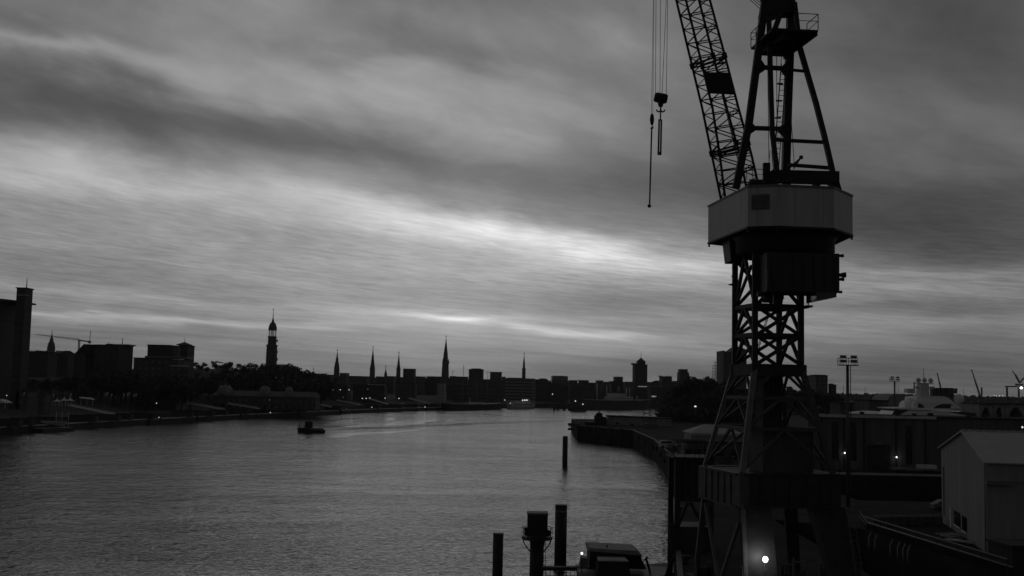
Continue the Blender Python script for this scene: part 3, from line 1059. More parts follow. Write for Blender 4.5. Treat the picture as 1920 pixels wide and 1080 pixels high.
# ---------------------------------------------------------------- trees
def make_tree(seed, H, Rr, leaves, leafsz, name='deciduous_tree', slim=1.0):
    rnd = random.Random(seed)
    t = thing(name, 'dark leafy tree', 'tree', V(0, 0, 0))
    tr = MB()
    hb = H * .3
    tr.tube(V(0, 0, -.6), V(.1, 0, hb), H * .032, H * .02, n=7)
    tips = []
    for k in range(7):
        a = 2 * math.pi * k / 7 + rnd.uniform(-.4, .4)
        z0 = hb * rnd.uniform(.65, 1)
        rr = Rr * rnd.uniform(.35, .75)
        p = V(rr * math.cos(a), rr * math.sin(a), H * rnd.uniform(.38, .85))
        tr.tube(V(.08, 0, z0), p, H * .014, H * .005, n=5)
        tips.append(p)
    tr.tube(V(.1, 0, hb), V(.2, .1, H * .9), H * .02, H * .005, n=6)
    tr.build('trunk', 'bark', t)
    cr = MB()
    cl = [(V(0, 0, H * .68), Rr * .62)]
    for p in tips:
        cl.append((p, Rr * rnd.uniform(.32, .5)))
    for k in range(5):
        a = rnd.uniform(0, 6.3)
        cl.append((V(Rr * .45 * math.cos(a), Rr * .45 * math.sin(a), H * rnd.uniform(.35, .9)), Rr * rnd.uniform(.25, .42)))
    wts = [c[1] ** 2 for c in cl]
    for i in range(leaves):
        c, r = rnd.choices(cl, wts)[0]
        d = V(rnd.gauss(0, 1), rnd.gauss(0, 1), rnd.gauss(0, .85)).normalized()
        p = c + d * r * rnd.uniform(.55, 1.08)
        p.x *= slim
        p.y *= slim
        if p.z < H * .1:
            continue
        s = leafsz * rnd.uniform(.6, 1.3)
        n = (d + V(rnd.gauss(0, .6), rnd.gauss(0, .6), rnd.gauss(0, .6))).normalized()
        x = n.orthogonal().normalized() * s
        y = n.cross(x) * rnd.uniform(.5, .9)
        cr.add([p - x, p - y * .6, p + x, p + y], [(0, 1, 2, 3)])
    cr.build('crown', 'leaf', t)
    t['_h'] = H
    return t


def tree_set(protos, spots, label, group):
    used = {}
    for i, (x, y, Y, zb) in enumerate(spots):
        k = i % len(protos)
        src = protos[k]
        o = src if k not in used else copy_tree(src)
        used[k] = 1
        top = at(x, y, Y)
        base = zb if zb is not None else hill(top.x, Y)
        s = max(.35, (top.z - base) / src['_h'])
        o.location = (top.x, Y, base)
        o.scale = (min(s * 1.15, s * .5 + .75), min(s * 1.15, s * .5 + .75), s)
        o.rotation_euler = (0, 0, random.uniform(0, 6.28))
        o['label'] = label if isinstance(label, str) else label(x, i)
        o['group'] = group


far_protos = [make_tree(20 + i, 12, 5.6, 420, .95) for i in range(5)]
spots = []
rt = random.Random(4)
SKYL = [(366, 692), (385, 688), (400, 686), (418, 682), (430, 680), (446, 681), (462, 681), (478, 682), (492, 683), (502, 684), (520, 684), (530, 682),
        (541, 686), (552, 688), (560, 690), (572, 696), (588, 700), (604, 702)]
for x, y in SKYL:
    spots.append((x + rt.uniform(-3, 3), y + rt.uniform(-1, 1), rt.uniform(760, 860), None))
for i in range(20):
    spots.append((368 + i * 10.5 + rt.uniform(-3, 3), 690 + rt.uniform(-2, 8) + max(0, (i - 15) * 3), rt.uniform(750, 800), None))
tree_set(far_protos, spots, 'dark leafy tree on the ridge of the hill beside the tall domed church tower', 'trees along the ridge below the church tower')
protos2 = [make_tree(40 + i, 12, 5.8, 420, 1.0) for i in range(5)]
spots = []
for i in range(22):
    x = 372 + i * 11 + rt.uniform(-4, 4)
    spots.append((x, 700 + rt.uniform(-4, 16), rt.uniform(690, 745), None))
tree_set(protos2, spots, 'dark leafy tree on the slope between the hill ridge and the domed landing hall', 'trees on the hill slope')
protos3 = [make_tree(60 + i, 12, 5.4, 420, .9) for i in range(5)]
spots = []
for i in range(26):
    x = -8 + i * 14.6 + rt.uniform(-5, 5)
    y = 700 + rt.uniform(-6, 18)
    if 295 <= x <= 338:
        y = rt.uniform(694, 702)
    if 180 < x < 255:
        y = rt.uniform(688, 698)
    spots.append((x, y, onz(max(0, x), 800, 0).y + 100 + rt.uniform(-12, 25), None))
tree_set(protos3, spots, 'dark leafy tree below the tower blocks behind the white tents', 'trees behind the tents')
protos4 = [make_tree(80 + i, 14, 5.5, 950, .8, 'poplar_tree' if i == 0 else 'deciduous_tree', slim=.8) for i in range(5)]
spots = []
for x, y, Y in ((1256, 736, 640), (1266, 728, 620), (1280, 722, 612), (1292, 712, 620), (1304, 706, 600), (1312, 704, 610), (1322, 709, 600), (1330, 711, 590), (1342, 716, 600),
                (1352, 715, 590), (1262, 752, 560), (1276, 747, 560), (1290, 742, 555), (1308, 738, 550), (1326, 736, 545), (1340, 735, 550), (1360, 722, 560), (1376, 725, 560),
                (1395, 724, 560), (1415, 722, 570), (1436, 726, 570), (1458, 724, 565), (1480, 726, 560), (1502, 726, 560), (1524, 730, 560), (1546, 732, 560), (1566, 737, 560)):
    spots.append((x, y, Y, 6.0))
tree_set(protos4, spots, lambda x, i: 'dark bushy tree in the clump left of the harbour crane, by the lit street lamp' if x < 1360 else 'dark bushy tree behind the lattice pyramid of the harbour crane', 'trees on the shipyard bank')
def make_shrub(seed):
    rnd = random.Random(seed)
    t = thing('shrub', 'dark bush', 'bush', V(0, 0, 0))
    st, cr = MB(), MB()
    for k in range(6):
        a = rnd.uniform(0, 6.3)
        st.tube(V(.2 * math.cos(a), .2 * math.sin(a), -.3), V(2.0 * math.cos(a), 2.0 * math.sin(a), rnd.uniform(2.2, 3.6)), .09, .03, n=5)
    st.build('stem', 'bark', t)
    for i in range(420):
        d = V(rnd.gauss(0, 1), rnd.gauss(0, 1), rnd.gauss(0, 1)).normalized()
        p = V(0, 0, 2.3) + V(d.x * 3.3, d.y * 3.3, d.z * 2.4) * rnd.uniform(.5, 1.1)
        if p.z < .1:
            continue
        n = (d + V(rnd.gauss(0, .6), rnd.gauss(0, .6), rnd.gauss(0, .6))).normalized()
        x = n.orthogonal().normalized() * rnd.uniform(.35, .7)
        y = n.cross(x) * .8
        cr.add([p - x, p - y * .6, p + x, p + y], [(0, 1, 2, 3)])
    cr.build('foliage', 'leaf', t)
    t['_h'] = 4.9
    return t


sh_ = [make_shrub(100 + i) for i in range(4)]
tree_set(sh_, [(1252 + i * 11.5 + rt.uniform(-3, 3), 762 + rt.uniform(-4, 6), 545 + rt.uniform(-14, 14), 6.0) for i in range(28)],
         lambda x, i: 'low dark bush at the foot of the tree clump left of the crane' if x < 1360 else 'low dark bush seen through the lattice pyramid of the crane', 'bushes below the shipyard trees')
# far belt of woods on the right horizon
mb = MB()
for k in range(260):
    x = 1490 + 520 * k / 259
    Y = rt.uniform(2300, 2600)
    p = at(x, 737 + (x - 1500) * .021 + rt.uniform(-1.6, 1.2), Y)
    p.z = max(p.z, 10)
    for q in range(14):
        c = V(p.x + rt.gauss(0, 5), Y + rt.gauss(0, 8), rt.uniform(4, p.z))
        n = V(rt.gauss(0, 1), -1, rt.gauss(0, 1)).normalized()
        xx = n.orthogonal().normalized() * rt.uniform(2, 4)
        yy = n.cross(xx)
        mb.add([c - xx, c - yy * .7, c + xx, c + yy], [(0, 1, 2, 3)])
tag(mb.build('woods', 'leaf', org=at(1700, 740, 2400)), 'far dark belt of woods on the right horizon', 'woods', kind='stuff')

# ---------------------------------------------------------------- buildings of the town
def block(name, label, x0, x1, yt, Y, m, depth=25, base=3.5, roof=None, extras=(), group=None, cat='building', parapet=True):
    a, b = at(x0, yt, Y), at(x1, yt, Y)
    zt = (a.z + b.z) / 2
    if base is None:
        base = hill((a.x + b.x) / 2, Y) - 2
    xa, xb = a.x, b.x            # the silhouette in the photo takes in the receding side wall too
    if xb < 0:
        depth = min(depth, .45 * (xb - xa) * Y / -xb)
        xb = xb * (Y + depth) / Y
    elif xa > 0:
        depth = min(depth, .45 * (xb - xa) * Y / xa)
        xa = xa * (Y + depth) / Y
    cx, wx = (xa + xb) / 2, xb - xa
    t = thing(name, label, cat, V(cx, Y + depth / 2, base), group)
    MB().box(V(cx, Y + depth / 2, base), wx, depth, zt - base).build('wall', m, t)
    if roof is None and parapet:
        r = MB().box(V(cx, Y + depth / 2, zt + .002), wx + .8, depth + .8, .5)
        r.build('roof', 'roof', t)
    elif roof:
        kind, h = roof
        r = MB()
        (r.gable if kind == 'gable' else r.hip)(V(cx, Y + depth / 2, zt + .004), wx + .6, depth + .6, h)
        r.build('roof', 'roof', t)
    for e in extras:
        if e[0] == 'box':            # box on the roof: x0, x1, top
            p, q = at(e[1], e[3], Y + 4), at(e[2], e[3], Y + 4)
            MB().box(V((p.x + q.x) / 2, Y + depth * .5, zt + .45), q.x - p.x, depth * .5, max(.6, p.z - zt - .45)).build('roof_housing', 'frame' if len(e) < 5 else e[4], t)
        elif e[0] == 'mast':
            p = at(e[1], e[2], Y + depth * .4)
            MB().tube(V(p.x, Y + depth * .4, zt + .3), p, .28, .12, n=6).build('antenna', 'steel2', t)
        elif e[0] == 'strip':        # pale band or lit windows: x0, x1, y0, y1, material
            p, q = at(e[1], e[3], Y - .1), at(e[2], e[4], Y - .1)
            MB().box(V((p.x + q.x) / 2, Y - .15, min(p.z, q.z)), abs(q.x - p.x), .28, abs(p.z - q.z)).build(e[6] if len(e) > 6 else 'band', e[5], t)
    return t


block('apartment_tower', 'slim dark tower block with a pale band and a mast, at the far left', 31.5, 62, 541, 520, 'brick', 16, None,
      extras=(('mast', 51, 521), ('strip', 33, 56, 552, 554.5, 'pale', 'band')))
t = block('hotel_block', 'broad dark block with a slanting roof joined to the slim tower at the far left', -60, 31, 566, 519, 'brick', 22, None, parapet=False)
a, b, c, d = at(-60, 553, 519), at(30, 563, 519), at(31, 566, 519), at(-60, 566, 519)
MB().slab([a, d + V(0, 0, .01), c + V(0, 0, .01), b], V(0, 22, 0)).build('roof', 'roof', t)
block('town_block', 'long low dark roofline between the slim tower and the tower crane', 34, 112, 660, 690, 'brick', 18, None,
      extras=(('box', 66, 71, 657.5), ('box', 84, 88, 658), ('box', 104, 109, 657)))
block('town_block', 'low dark gabled block left of the sloping mansard block', 108, 143, 664, 670, 'brick', 18, None, roof=('hip', 2.2))
block('office_block', 'dark flat-topped block with rooftop clutter right of the tower crane', 178, 250, 648, 640, 'brick', 24, None,
      extras=(('mast', 230, 633), ('mast', 204, 641), ('box', 196, 208, 644), ('box', 214, 240, 645)))
t = block('town_block', 'dark block with a sloping mansard side leaning on the flat-topped block', 140, 178, 664, 641, 'brick', 22, None, parapet=False)
a = [at(x, y, 641) for x, y in ((139, 664), (178, 664), (178, 646), (157, 645))]
MB().slab(a, V(0, 22, 0)).build('roof', 'roof', t)
t = block('office_tower', 'wide dark office slab with a pyramid turret at its right end', 277, 337, 648, 660, 'brick', 20, None)
t = block('office_tower', 'turret block with a pyramid roof at the end of the wide office slab', 337, 365, 649, 658, 'brick', 18, None)
p = at(345, 649, 666)
m = MB()
q = at(345, 634.5, 666)
m.lathe(V(p.x, 667, p.z + .4), [(5.4, 0), (5.4, .5), (.15, q.z - p.z - 2.5), (.1, q.z - p.z + .2)], 4, smooth=False, rot=math.pi / 4)
m.build('turret_roof', 'copper', t)
block('terrace_block', 'stepped pale block with a pale strip roof in front of the turret block', 251, 356, 673, 615, 'stone', 22, None,
      extras=(('box', 270, 350, 667), ('strip', 324, 345, 672.5, 675, 'white'), ('strip', 319, 354, 685, 687, 'white'), ('strip', 272, 353, 688, 706, 'stone', 'facade_panel')))
for x0, x1, yt, Y, lab in ((72, 96, 739, 505, 'small pale kiosk house under the trees left of the white tents'), (30, 70, 735, 520, 'low dim shore house with a pale gable under the far-left tower')):
    block('shore_house', lab, x0, x1, yt, Y, 'stone', 10, None, roof=('gable', 2.0))

# landing hall with domes
hall_t = thing('landing_hall', 'long low landing hall with pale domes along the far quay', 'building', at(490, 757, 668))
mb = MB()
a, b = at(398, 741, 668), at(592, 741, 668)
mb.box(V((a.x + b.x) / 2, 676, 4), b.x - a.x, 16, a.z - 4)
mb.build('wall', 'stone', hall_t)
mb = MB()
mb.hip(V((a.x + b.x) / 2, 676, a.z + .01), b.x - a.x + 1, 17, 3.0, ridge=.95)
mb.build('roof', 'copper', hall_t)
for x0, x1, yb, yt in ((402, 431, 741, 720), (481, 503, 741, 722), (529, 546, 739, 724)):
    p, q = at(x0, yb, 667), at(x1, yb, 667)
    r = (q.x - p.x) / 2
    top = at(x0, yt, 667).z
    mb = MB()
    mb.lathe(V((p.x + q.x) / 2, 674, a.z - .5), [(r, 0), (r * 1.02, 2.0), (r * .92, 2.0 + (top - a.z) * .35), (r * .62, 2.0 + (top - a.z) * .65), (r * .2, top - a.z - .5), (.1, top - a.z + .6)], 16)
    mb.build('dome', 'dome', hall_t)
for k in range(14):
    p = at(404 + k * 13.4, 749, 667.8)
    mb = MB().box(V(p.x, 667.9, 5), 1.6, .3, 2.6)
    mb.build('window', 'darkglass', hall_t)
block('shed_hall', 'pale roofed shed right of the domed landing hall', 548, 580, 736, 720, 'stone', 14, None, roof=('gable', 2.6))

# skyline fill, one by one
FILL = [
    ('dark rooftop left of the needle spire beside the domed church', 596, 626, 703, 1250, 'brick'), ('church nave roof right of the tiered baroque spire', 637, 655, 700, 1500, 'brick'),
    ('low dark roof between the baroque spire and the first needle spire', 655, 694, 706, 1300, 'stone'), ('low dark roof between the first needle spire and the tiny spire', 705, 721, 706.5, 1350, 'brick'),
    ('low dark roof between the tiny spire and the second needle spire', 726, 743, 706, 1360, 'stone'), ('square dark block just right of the second needle spire', 756, 780, 692, 1500, 'brick'),
    ('low dark roof right of the square block', 781, 799, 706.5, 1300, 'stone'), ('dark roof left of the tallest needle spire', 800, 829, 706.5, 1320, 'brick'),
    ('dark roof right of the tallest needle spire', 843, 856, 706, 1320, 'stone'), ('low roof under the thin masts right of the tallest spire', 857, 878, 707, 1310, 'brick'),
    ('broad dark block with a stepped roof', 879, 907, 693, 1450, 'brick'), ('plain dark block right of the stepped one', 919, 941, 698, 1450, 'stone'), ('small annex at the foot of the plain dark block', 941, 948, 707, 1440, 'stone'),
    ('low roof between the stepped block and the plain block', 907, 919, 712, 1400, 'brick'),
    ('low roof right of the banded office', 1003, 1022, 712, 1350, 'brick'), ('round cornered grey block right of the lantern spire', 1033, 1065, 706, 1500, 'glassy'),
    ('low grey block next to the round cornered one', 1066, 1083, 713.5, 1450, 'stone'), ('low grey block with a flat roof left of the cargo ship', 1084, 1104, 713.5, 1420, 'brick'),
    ('small dark house above the cargo ship', 1117, 1131, 714, 1400, 'stone'), ('dark step of roofs behind the cargo ship', 1142, 1168, 715.5, 1420, 'brick'), ('square block left of the crowned tower', 1150, 1168, 707, 1450, 'brick'),
    ('low wide roof left of the crowned tower', 1168, 1186, 717, 1380, 'stone'), ('low roofline right of the crowned tower', 1214, 1240, 718.5, 1400, 'stone'), ('dark block with notched roof right of the crowned tower', 1236, 1260, 706.5, 1500, 'brick'),
    ('low roof left of the flared tower', 1260, 1276, 715, 1480, 'brick'),
]
for lab, x0, x1, yt, Y, m in FILL:
    ex = ()
    if 'stepped roof' in lab:
        ex = (('box', 884, 902, 690.5),)
    if 'notched' in lab:
        ex = (('box', 1237, 1243, 704.5), ('box', 1250, 1259, 705))
    if 'round cornered' in lab:
        ex = (('box', 1037, 1061, 704.5),)
    block('skyline_block', lab, x0, x1, yt, Y, m, 30, 3.5, extras=ex, group='blocks along the skyline')
rb_ = random.Random(9)
x = 556
while x < 1292:                      # the far row of low roofs that closes the gaps between the taller blocks
    wv = rb_.uniform(10, 26)
    yt = (699 if x < 600 else 704.5 if x < 660 else 708 if x < 900 else 713 if x < 1010 else 716.5) + rb_.uniform(-.5, 3.2)
    block('terraced_house', 'low dark roof in the far row that fills the skyline between the taller blocks', x, x + wv + 1.5, yt, 1560 + rb_.uniform(-40, 60), 'brick' if rb_.random() < .6 else 'stone', 14, 3.5,
          roof=rb_.choice([('gable', 1.6), ('hip', 2.2), None]), group='far row of low roofs')
    x += wv
block('office_block', 'long banded office with pale floor lines under the lantern spire', 948, 1003, 710, 1300, 'floors', 30, 3.5, extras=(('box', 952, 984, 708.5),))
block('quay_building', 'dim pale fronted building on the quay below the second needle spire', 742, 782, 720, 1000, 'stone', 20, 3.5)
block('quay_building', 'narrow paler house front below the tallest needle spire', 820, 836, 719, 1010, 'pale', 16, 3.5)
block('quay_building', 'low quay building with a pale strip roof below the first needle spire', 662, 726, 723, 905, 'brick', 20, 3.5, extras=(('strip', 690, 724, 720.5, 722.5, 'offwhite', 'band'),))
block('quay_building', 'dark quay building below the tiered baroque spire', 598, 658, 722, 860, 'brick', 20, 3.5, roof=('hip', 3))
block('quay_building', 'dark low warehouse behind the sailing ship', 838, 880, 724, 1080, 'brick', 20, 3.5, roof=('gable', 3.5))
block('quay_building', 'dark low warehouse left of the banded office', 884, 944, 722, 1120, 'stone', 20, 3.5, roof=('gable', 3.5))
block('quay_building', 'dark quay house behind the lit white ferry', 1004, 1064, 724, 1180, 'brick', 20, 3.5, roof=('hip', 4))
block('quay_building', 'dark quay house with a lit lamp left of the cargo ship', 1068, 1112, 729, 1190, 'stone', 20, 3.5, roof=('hip', 4))
block('quay_building', 'dark quay block right of the cargo ship below the flared tower', 1216, 1268, 728, 1230, 'brick', 20, 3.5, extras=(('strip', 1222, 1229, 742, 744.5, 'dim', 'window'),))

# tower blocks of the right skyline
t = block('crowned_tower', 'tall dark tower with stepped crown, pyramid cap and mast', 1186, 1214, 684, 1400, 'brick', 26, 3.5,
          extras=(('strip', 1196, 1213, 724, 725.5, 'dim', 'window'),))
p, q = at(1195, 677.5, 1410), at(1209.5, 677.5, 1410)
zt = at(1200, 684, 1400).z
MB().box(V((p.x + q.x) / 2, 1413, zt + .5), q.x - p.x, 16, p.z - zt).build('upper_storeys', 'brick', t)
s = at(1186, 681.5, 1400), at(1195, 681.5, 1400)
MB().box(V((s[0].x + s[1].x) / 2, 1413, zt + .5), s[1].x - s[0].x - .1, 14, s[0].z - zt).build('upper_storeys', 'brick', t)
MB().lathe(V((p.x + q.x) / 2, 1413, p.z + .5), [(6.5, 0), (.3, 4.2), (.2, 4.4)], 4, False, math.pi / 4).build('pyramid_cap', 'copper', t)
MB().tube(V((p.x + q.x) / 2, 1413, p.z + 4), at(1202.5, 658, 1413), .35, .12, n=6).build('antenna', 'steel2', t)
t = thing('flared_tower', 'dark tower whose sides flare out towards the ground, left of the tree clump', 'building', at(1284, 735, 1500))
a, b, c, d = at(1276, 692, 1500), at(1290, 692, 1500), at(1296, 716, 1500), at(1274, 716, 1500)
mb = MB()
mb.hexa([V(d.x, 1500, 3.5), V(c.x + 2, 1500, 3.5), V(c.x + 2, 1525, 3.5), V(d.x, 1525, 3.5)], [V(d.x + .6, 1500, at(1280, 698, 1500).z)] + [V(b.x + 1.4, 1500, at(1280, 698, 1500).z), V(b.x + 1.4, 1525, at(1280, 698, 1500).z), V(d.x + .6, 1525, at(1280, 698, 1500).z)])
mb.build('wall', 'brick', t)
z = at(1280, 698, 1500).z
MB().box(V((a.x + b.x) / 2, 1512, z + .004), b.x - a.x, 20, a.z - z).build('upper_storeys', 'brick', t)
# concert hall with a glassy curved roof
t = thing('concert_hall', 'tall hall with a wavy roof and a paler glazed end, left of the crane', 'building', at(1380, 735, 1150))
mb = MB()
top = [(1357, 657), (1363, 660.5), (1369, 660), (1377, 655), (1384, 650), (1392, 652), (1400, 656)]
P = [at(x, y, 1150) for x, y in top]
x1, x0 = P[-1].x, P[0].x
mb.slab([V(x0, 1150, 20)] + [V(x1, 1150, 20)] + P[::-1], V(0, 40, 0))
mb.build('wall', 'brick', t)
a, b = at(1338, 712, 1148), at(1402, 712, 1148)
MB().box(V((a.x + b.x) / 2, 1166, 3.5), b.x - a.x, 44, 16.4).build('brick_base', 'brick', t)
sc_ = MB()
xs = [1341, 1343.6, 1346.2, 1348.8, 1351.4, 1354]
zs = [684, 676, 676, 668, 661, 660]
for d in (0, 14):
    P = [V(at(x, 690, 1148).x, 1148 + d, 19.9) for x in xs]
    T = [at(x, z, 1148).z for x, z in zip(xs, zs)]
    for p, zt_ in zip(P, T):
        sc_.beam(p, V(p.x, p.y, zt_), .34)
    for zz in range(22, 62, 3):
        on = [p for p, zt_ in zip(P, T) if zt_ >= zz]
        if len(on):
            sc_.beam(V(on[0].x - .4, on[0].y, zz), V(P[-1].x + 1.5, on[0].y, zz), .3)
sc_.build('scaffold', 'galv', t)
block('warehouse_block', 'grey square warehouse block just right of the crane tower', 1512, 1552, 704.5, 900, 'stone', 30, 5, extras=(('box', 1530, 1551, 703.2),))
block('warehouse_block', 'small dark block stepping down right of the grey warehouse block', 1553, 1568, 722, 905, 'brick', 20, 5, extras=(('box', 1556, 1562, 719),))

# ---------------------------------------------------------------- church towers and spires
def spire(name, label, px, Y, prof, m='churchstone', lantern=None, base=3.5, n=8, lean=0):
    # prof: (half width in photo pixels, y) from the ground up
    k = Y / F_PX
    c = at(px, prof[-1][1], Y)
    t = thing(name, label, 'church tower', V(c.x, Y, base))
    lo = [(w_ * k, at(px, y, Y).z - base) for w_, y in prof]
    lo = [(lo[0][0], 0)] + lo
    if lantern is None:
        split = next((i for i in range(1, len(prof)) if prof[i][0] < prof[0][0] * .8), len(prof) - 1) + 1
        MB().lathe(V(c.x, Y, base), lo[:split + 1], 4 if n == 4 else n, False, math.pi / n).build('tower_shaft', m, t)
        MB().lathe(V(c.x, Y, base), [(lo[split][0], lo[split][1] + .01)] + lo[split + 1:], n, False, math.pi / n).build('spire_roof', 'copper', t)
    else:
        i0, i1 = lantern
        MB().lathe(V(c.x, Y, base), lo[:i0 + 2], n, False, math.pi / n).build('tower_shaft', m, t)
        z0, z1 = lo[i0 + 1][1], lo[i1 + 1][1]
        r = lo[i0 + 1][0]
        nn = 8
        for j in range(nn):
            a = 2 * math.pi * (j + .5) / nn + .2
            p = V(c.x + r * .86 * math.cos(a), Y + r * .86 * math.sin(a), base)
            MB().tube(p + V(0, 0, z0 - .1), p + V(0, 0, z1 + .1), r * .12, n=6).build('column', m, t)
        MB().tube(V(c.x, Y, base + z0 - .1), V(c.x, Y, base + z1 + .1), r * .1, n=6).build('stair_core', m, t)
        MB().lathe(V(c.x, Y, base), lo[i1 + 1:], 16, True, 0).build('spire_roof', 'copper', t)
    tip = at(px, prof[-1][1], Y)
    f = MB()
    f.tube(V(c.x, Y, tip.z - 1), V(c.x, Y, tip.z + 6 * k), .9 * k * .5, .25 * k, n=5)
    f.box(V(c.x, Y, tip.z + 2.5 * k), 3 * k, .6 * k, .8 * k)
    f.build('finial', 'steel2', t)
    return t


ch_ = spire('church_tower', 'tallest church tower with open columned lantern and dome on the hill', 512.6, 1300,
            [(12.2, 682), (12, 660), (11.6, 650), (12.8, 649), (12.8, 647), (9.4, 646), (9.2, 634), (10, 633), (10, 631), (7.4, 630.5), (7.4, 619.5), (8.2, 619), (8.1, 617), (7.4, 612), (5.2, 606.5), (2.2, 603.5), (2.0, 600), (1.1, 598), (.55, 590), (.3, 583)],
            lantern=(9, 10), n=4)
for yy, hw in ((676, 2.0), (662, 2.0), (641, 1.8)):
    for d in (-4.5, 4.5):
        p = at(512.6 + d, yy, 1288)
        k = 1300 / F_PX
        MB().box(V(p.x, 1294 - (11.9 if yy > 650 else 9.2) * k * .71 + 5.6, p.z), hw * k * 1.3, .5, 5 * k).build('belfry_window', 'darkglass', ch_)
a, b = at(486, 690, 1310), at(545, 690, 1310)
MB().box(V((a.x + b.x) / 2, 1324, 3.5), b.x - a.x, 22, a.z - 3.5).build('nave', 'churchstone', ch_)
MB().hip(V((a.x + b.x) / 2, 1324, a.z + .01), b.x - a.x + 1, 23, 5).build('nave_roof', 'copper', ch_)
spire('church_tower', 'squat baroque spire beside the tower crane at the left', 97.5, 1500, [(7, 662), (7.2, 652), (6, 647), (5.6, 643), (4.6, 642), (3, 638), (3.6, 637), (1.6, 632), (1.2, 629), (.5, 625)], n=8)
spire('church_tower', 'tiered baroque spire with a nave, first right of the hill', 632.5, 1500, [(5.4, 702), (5.2, 690), (3.9, 683), (3.9, 680), (2.6, 678), (2.8, 674), (1.6, 670), (1.2, 666), (.4, 660)], n=8)
spire('church_tower', 'tall needle spire, left one of the slender pair', 699.5, 1700, [(5.2, 708), (5, 690), (3.8, 684), (2.4, 672), (1.1, 661), (.3, 654)], n=8)
spire('church_tower', 'tiny pointed spire between the slender pair', 723.5, 1700, [(3, 708), (2.7, 701), (1.6, 697), (.9, 694), (.3, 690)], n=8)
spire('church_tower', 'slightly shorter needle spire, right one of the slender pair', 748, 1700, [(4.4, 708), (4, 694), (4.2, 692), (2.9, 686), (1.6, 675), (.3, 664)], n=8)
nk = spire('church_tower', 'tallest and sharpest needle spire with corner pinnacles', 836.5, 1650, [(7.4, 708), (6.8, 692), (6.3, 680), (5, 676), (4.2, 664), (2.9, 655), (1.5, 644), (.35, 634)], n=8)
for d in (-5.4, 5.4):
    p = at(836 + d, 679, 1649)
    MB().lathe(V(p.x, 1646, p.z - 3), [(.9, 0), (.9, 3), (.1, 9)], 6, False).build('pinnacle', 'churchstone', nk)
spire('church_tower', 'slim spire with a pierced lantern above the banded office', 982.8, 1700, [(3.7, 712), (3.5, 693), (3.8, 691), (2.4, 690), (2.2, 684.5), (2.0, 684), (2.0, 681), (1.7, 678), (1.0, 672), (.25, 666)], lantern=None, n=8)
spire('roof_turret', 'tiny roof turret on the skyline right of the hill trees', 588, 1200, [(2.6, 704), (2.4, 699), (.9, 697), (.2, 694.5)], n=6)

# tower cranes and thin masts on the skyline
def tower_crane(label, xm, yj, yb, xl, yl, xr, yr, Y, pole=None):
    t = thing('tower_crane', label, 'crane', V(at(xm, yb, Y).x, Y, at(xm, yb, Y).z))
    w_ = Y / F_PX
    a, b = at(xm, yb, Y), at(xm, yj, Y)
    m = MB()
    for s in (-1, 1):
        for s2 in (-1, 1):
            m.beam(a + V(s * w_ * 1.3, s2 * w_, -30), b + V(s * w_ * 1.3, s2 * w_, 0), w_ * .7)
    n = 10
    for k in range(n):
        z0, z1 = a.z + (b.z - a.z) * k / n, a.z + (b.z - a.z) * (k + 1) / n
        s = 1 if k % 2 else -1
        m.beam(V(a.x - s * w_ * 1.3, Y - w_, z0), V(a.x + s * w_ * 1.3, Y - w_, z1), w_ * .4)
    m.build('mast', 'steel', t)
    j = MB()
    l, r = at(xl, yl, Y), at(xr, yr, Y)
    j.beam(b, l, w_ * 1.0, w_ * 1.0, w_ * .6, w_ * .6)
    j.beam(b + V(0, 0, w_ * 2.6), l + (b - l) * .1 + V(0, 0, w_ * .8), w_ * .5)
    n = 16
    for k in range(n - 1):
        p, q = b + (l - b) * (k / n), b + (l - b) * ((k + .5) / n)
        f = 2.6 * (1 - k / n) + .6
        j.beam(p, q + V(0, 0, w_ * f), w_ * .35)
        j.beam(q + V(0, 0, w_ * f), b + (l - b) * ((k + 1) / n), w_ * .35)
    j.build('jib', 'steel', t)
    c = MB().beam(b, r, w_ * 2.0, w_ * 2.2)
    c.build('counter_jib', 'steel', t)
    MB().box(r - V(0, 0, w_ * 3), w_ * 4, w_ * 3, w_ * 5).build('counterweight', 'concrete', t)
    if pole:
        MB().beam(r, at(pole[0], pole[1], Y), w_ * .8).build('luffing_strut', 'steel', t)
    return t


tower_crane('thin tower crane with a long jib pointing left over the rooftops', 148.5, 637.5, 660, 63, 627, 168, 641, 1000, pole=(170, 620))
tower_crane('small distant tower crane left of the domed church', 404, 679.5, 695, 420, 681, 398, 679, 1500)


def mast(label, x, y0, y1, Y, name='radio_mast', arms=()):
    a, b = at(x, y0, Y), at(x + (y0 - y1) * .02, y1, Y)
    k = Y / F_PX
    m = MB().tube(V(b.x, Y, 3), b, .55 * k, .3 * k, n=6)
    t = thing(name, label, 'mast', V(b.x, Y, 3))
    m.build('pole', 'steel2', t)
    for yy, w_ in arms:
        c = at(x, yy, Y)
        MB().beam(V(b.x - w_ * k, Y, c.z), V(b.x + w_ * k, Y, c.z), .6 * k).build('crossarm', 'steel2', t)


mast('thin mast with a short crossarm just right of the tallest needle spire', 849, 706, 695, 1400, arms=((697, 2),))
mast('thin two armed mast left of the stepped block', 869, 706, 684, 1400, arms=((688, 1.2), (691, 1.6)))
mast('short mast with a wide crossarm between the stepped block and the plain block', 914.5, 712, 697, 1400, arms=((698, 3),))
mast('very thin pole on the right horizon near the small floodlight mast', 1684, 737, 722, 1500)
mast('short chimney on the right horizon right of the tall floodlight mast', 1622, 737, 725.5, 1300, name='chimney')
mast('very thin pole on the right horizon left of the short chimney', 1581, 736, 720, 1500)
mast('very thin pole on the right horizon behind the white yacht', 1806, 742, 728, 1500)

# ---------------------------------------------------------------- far bank: pontoons, gangways, lamps, tents, boats
def shoreY(px):
    return shore(px)


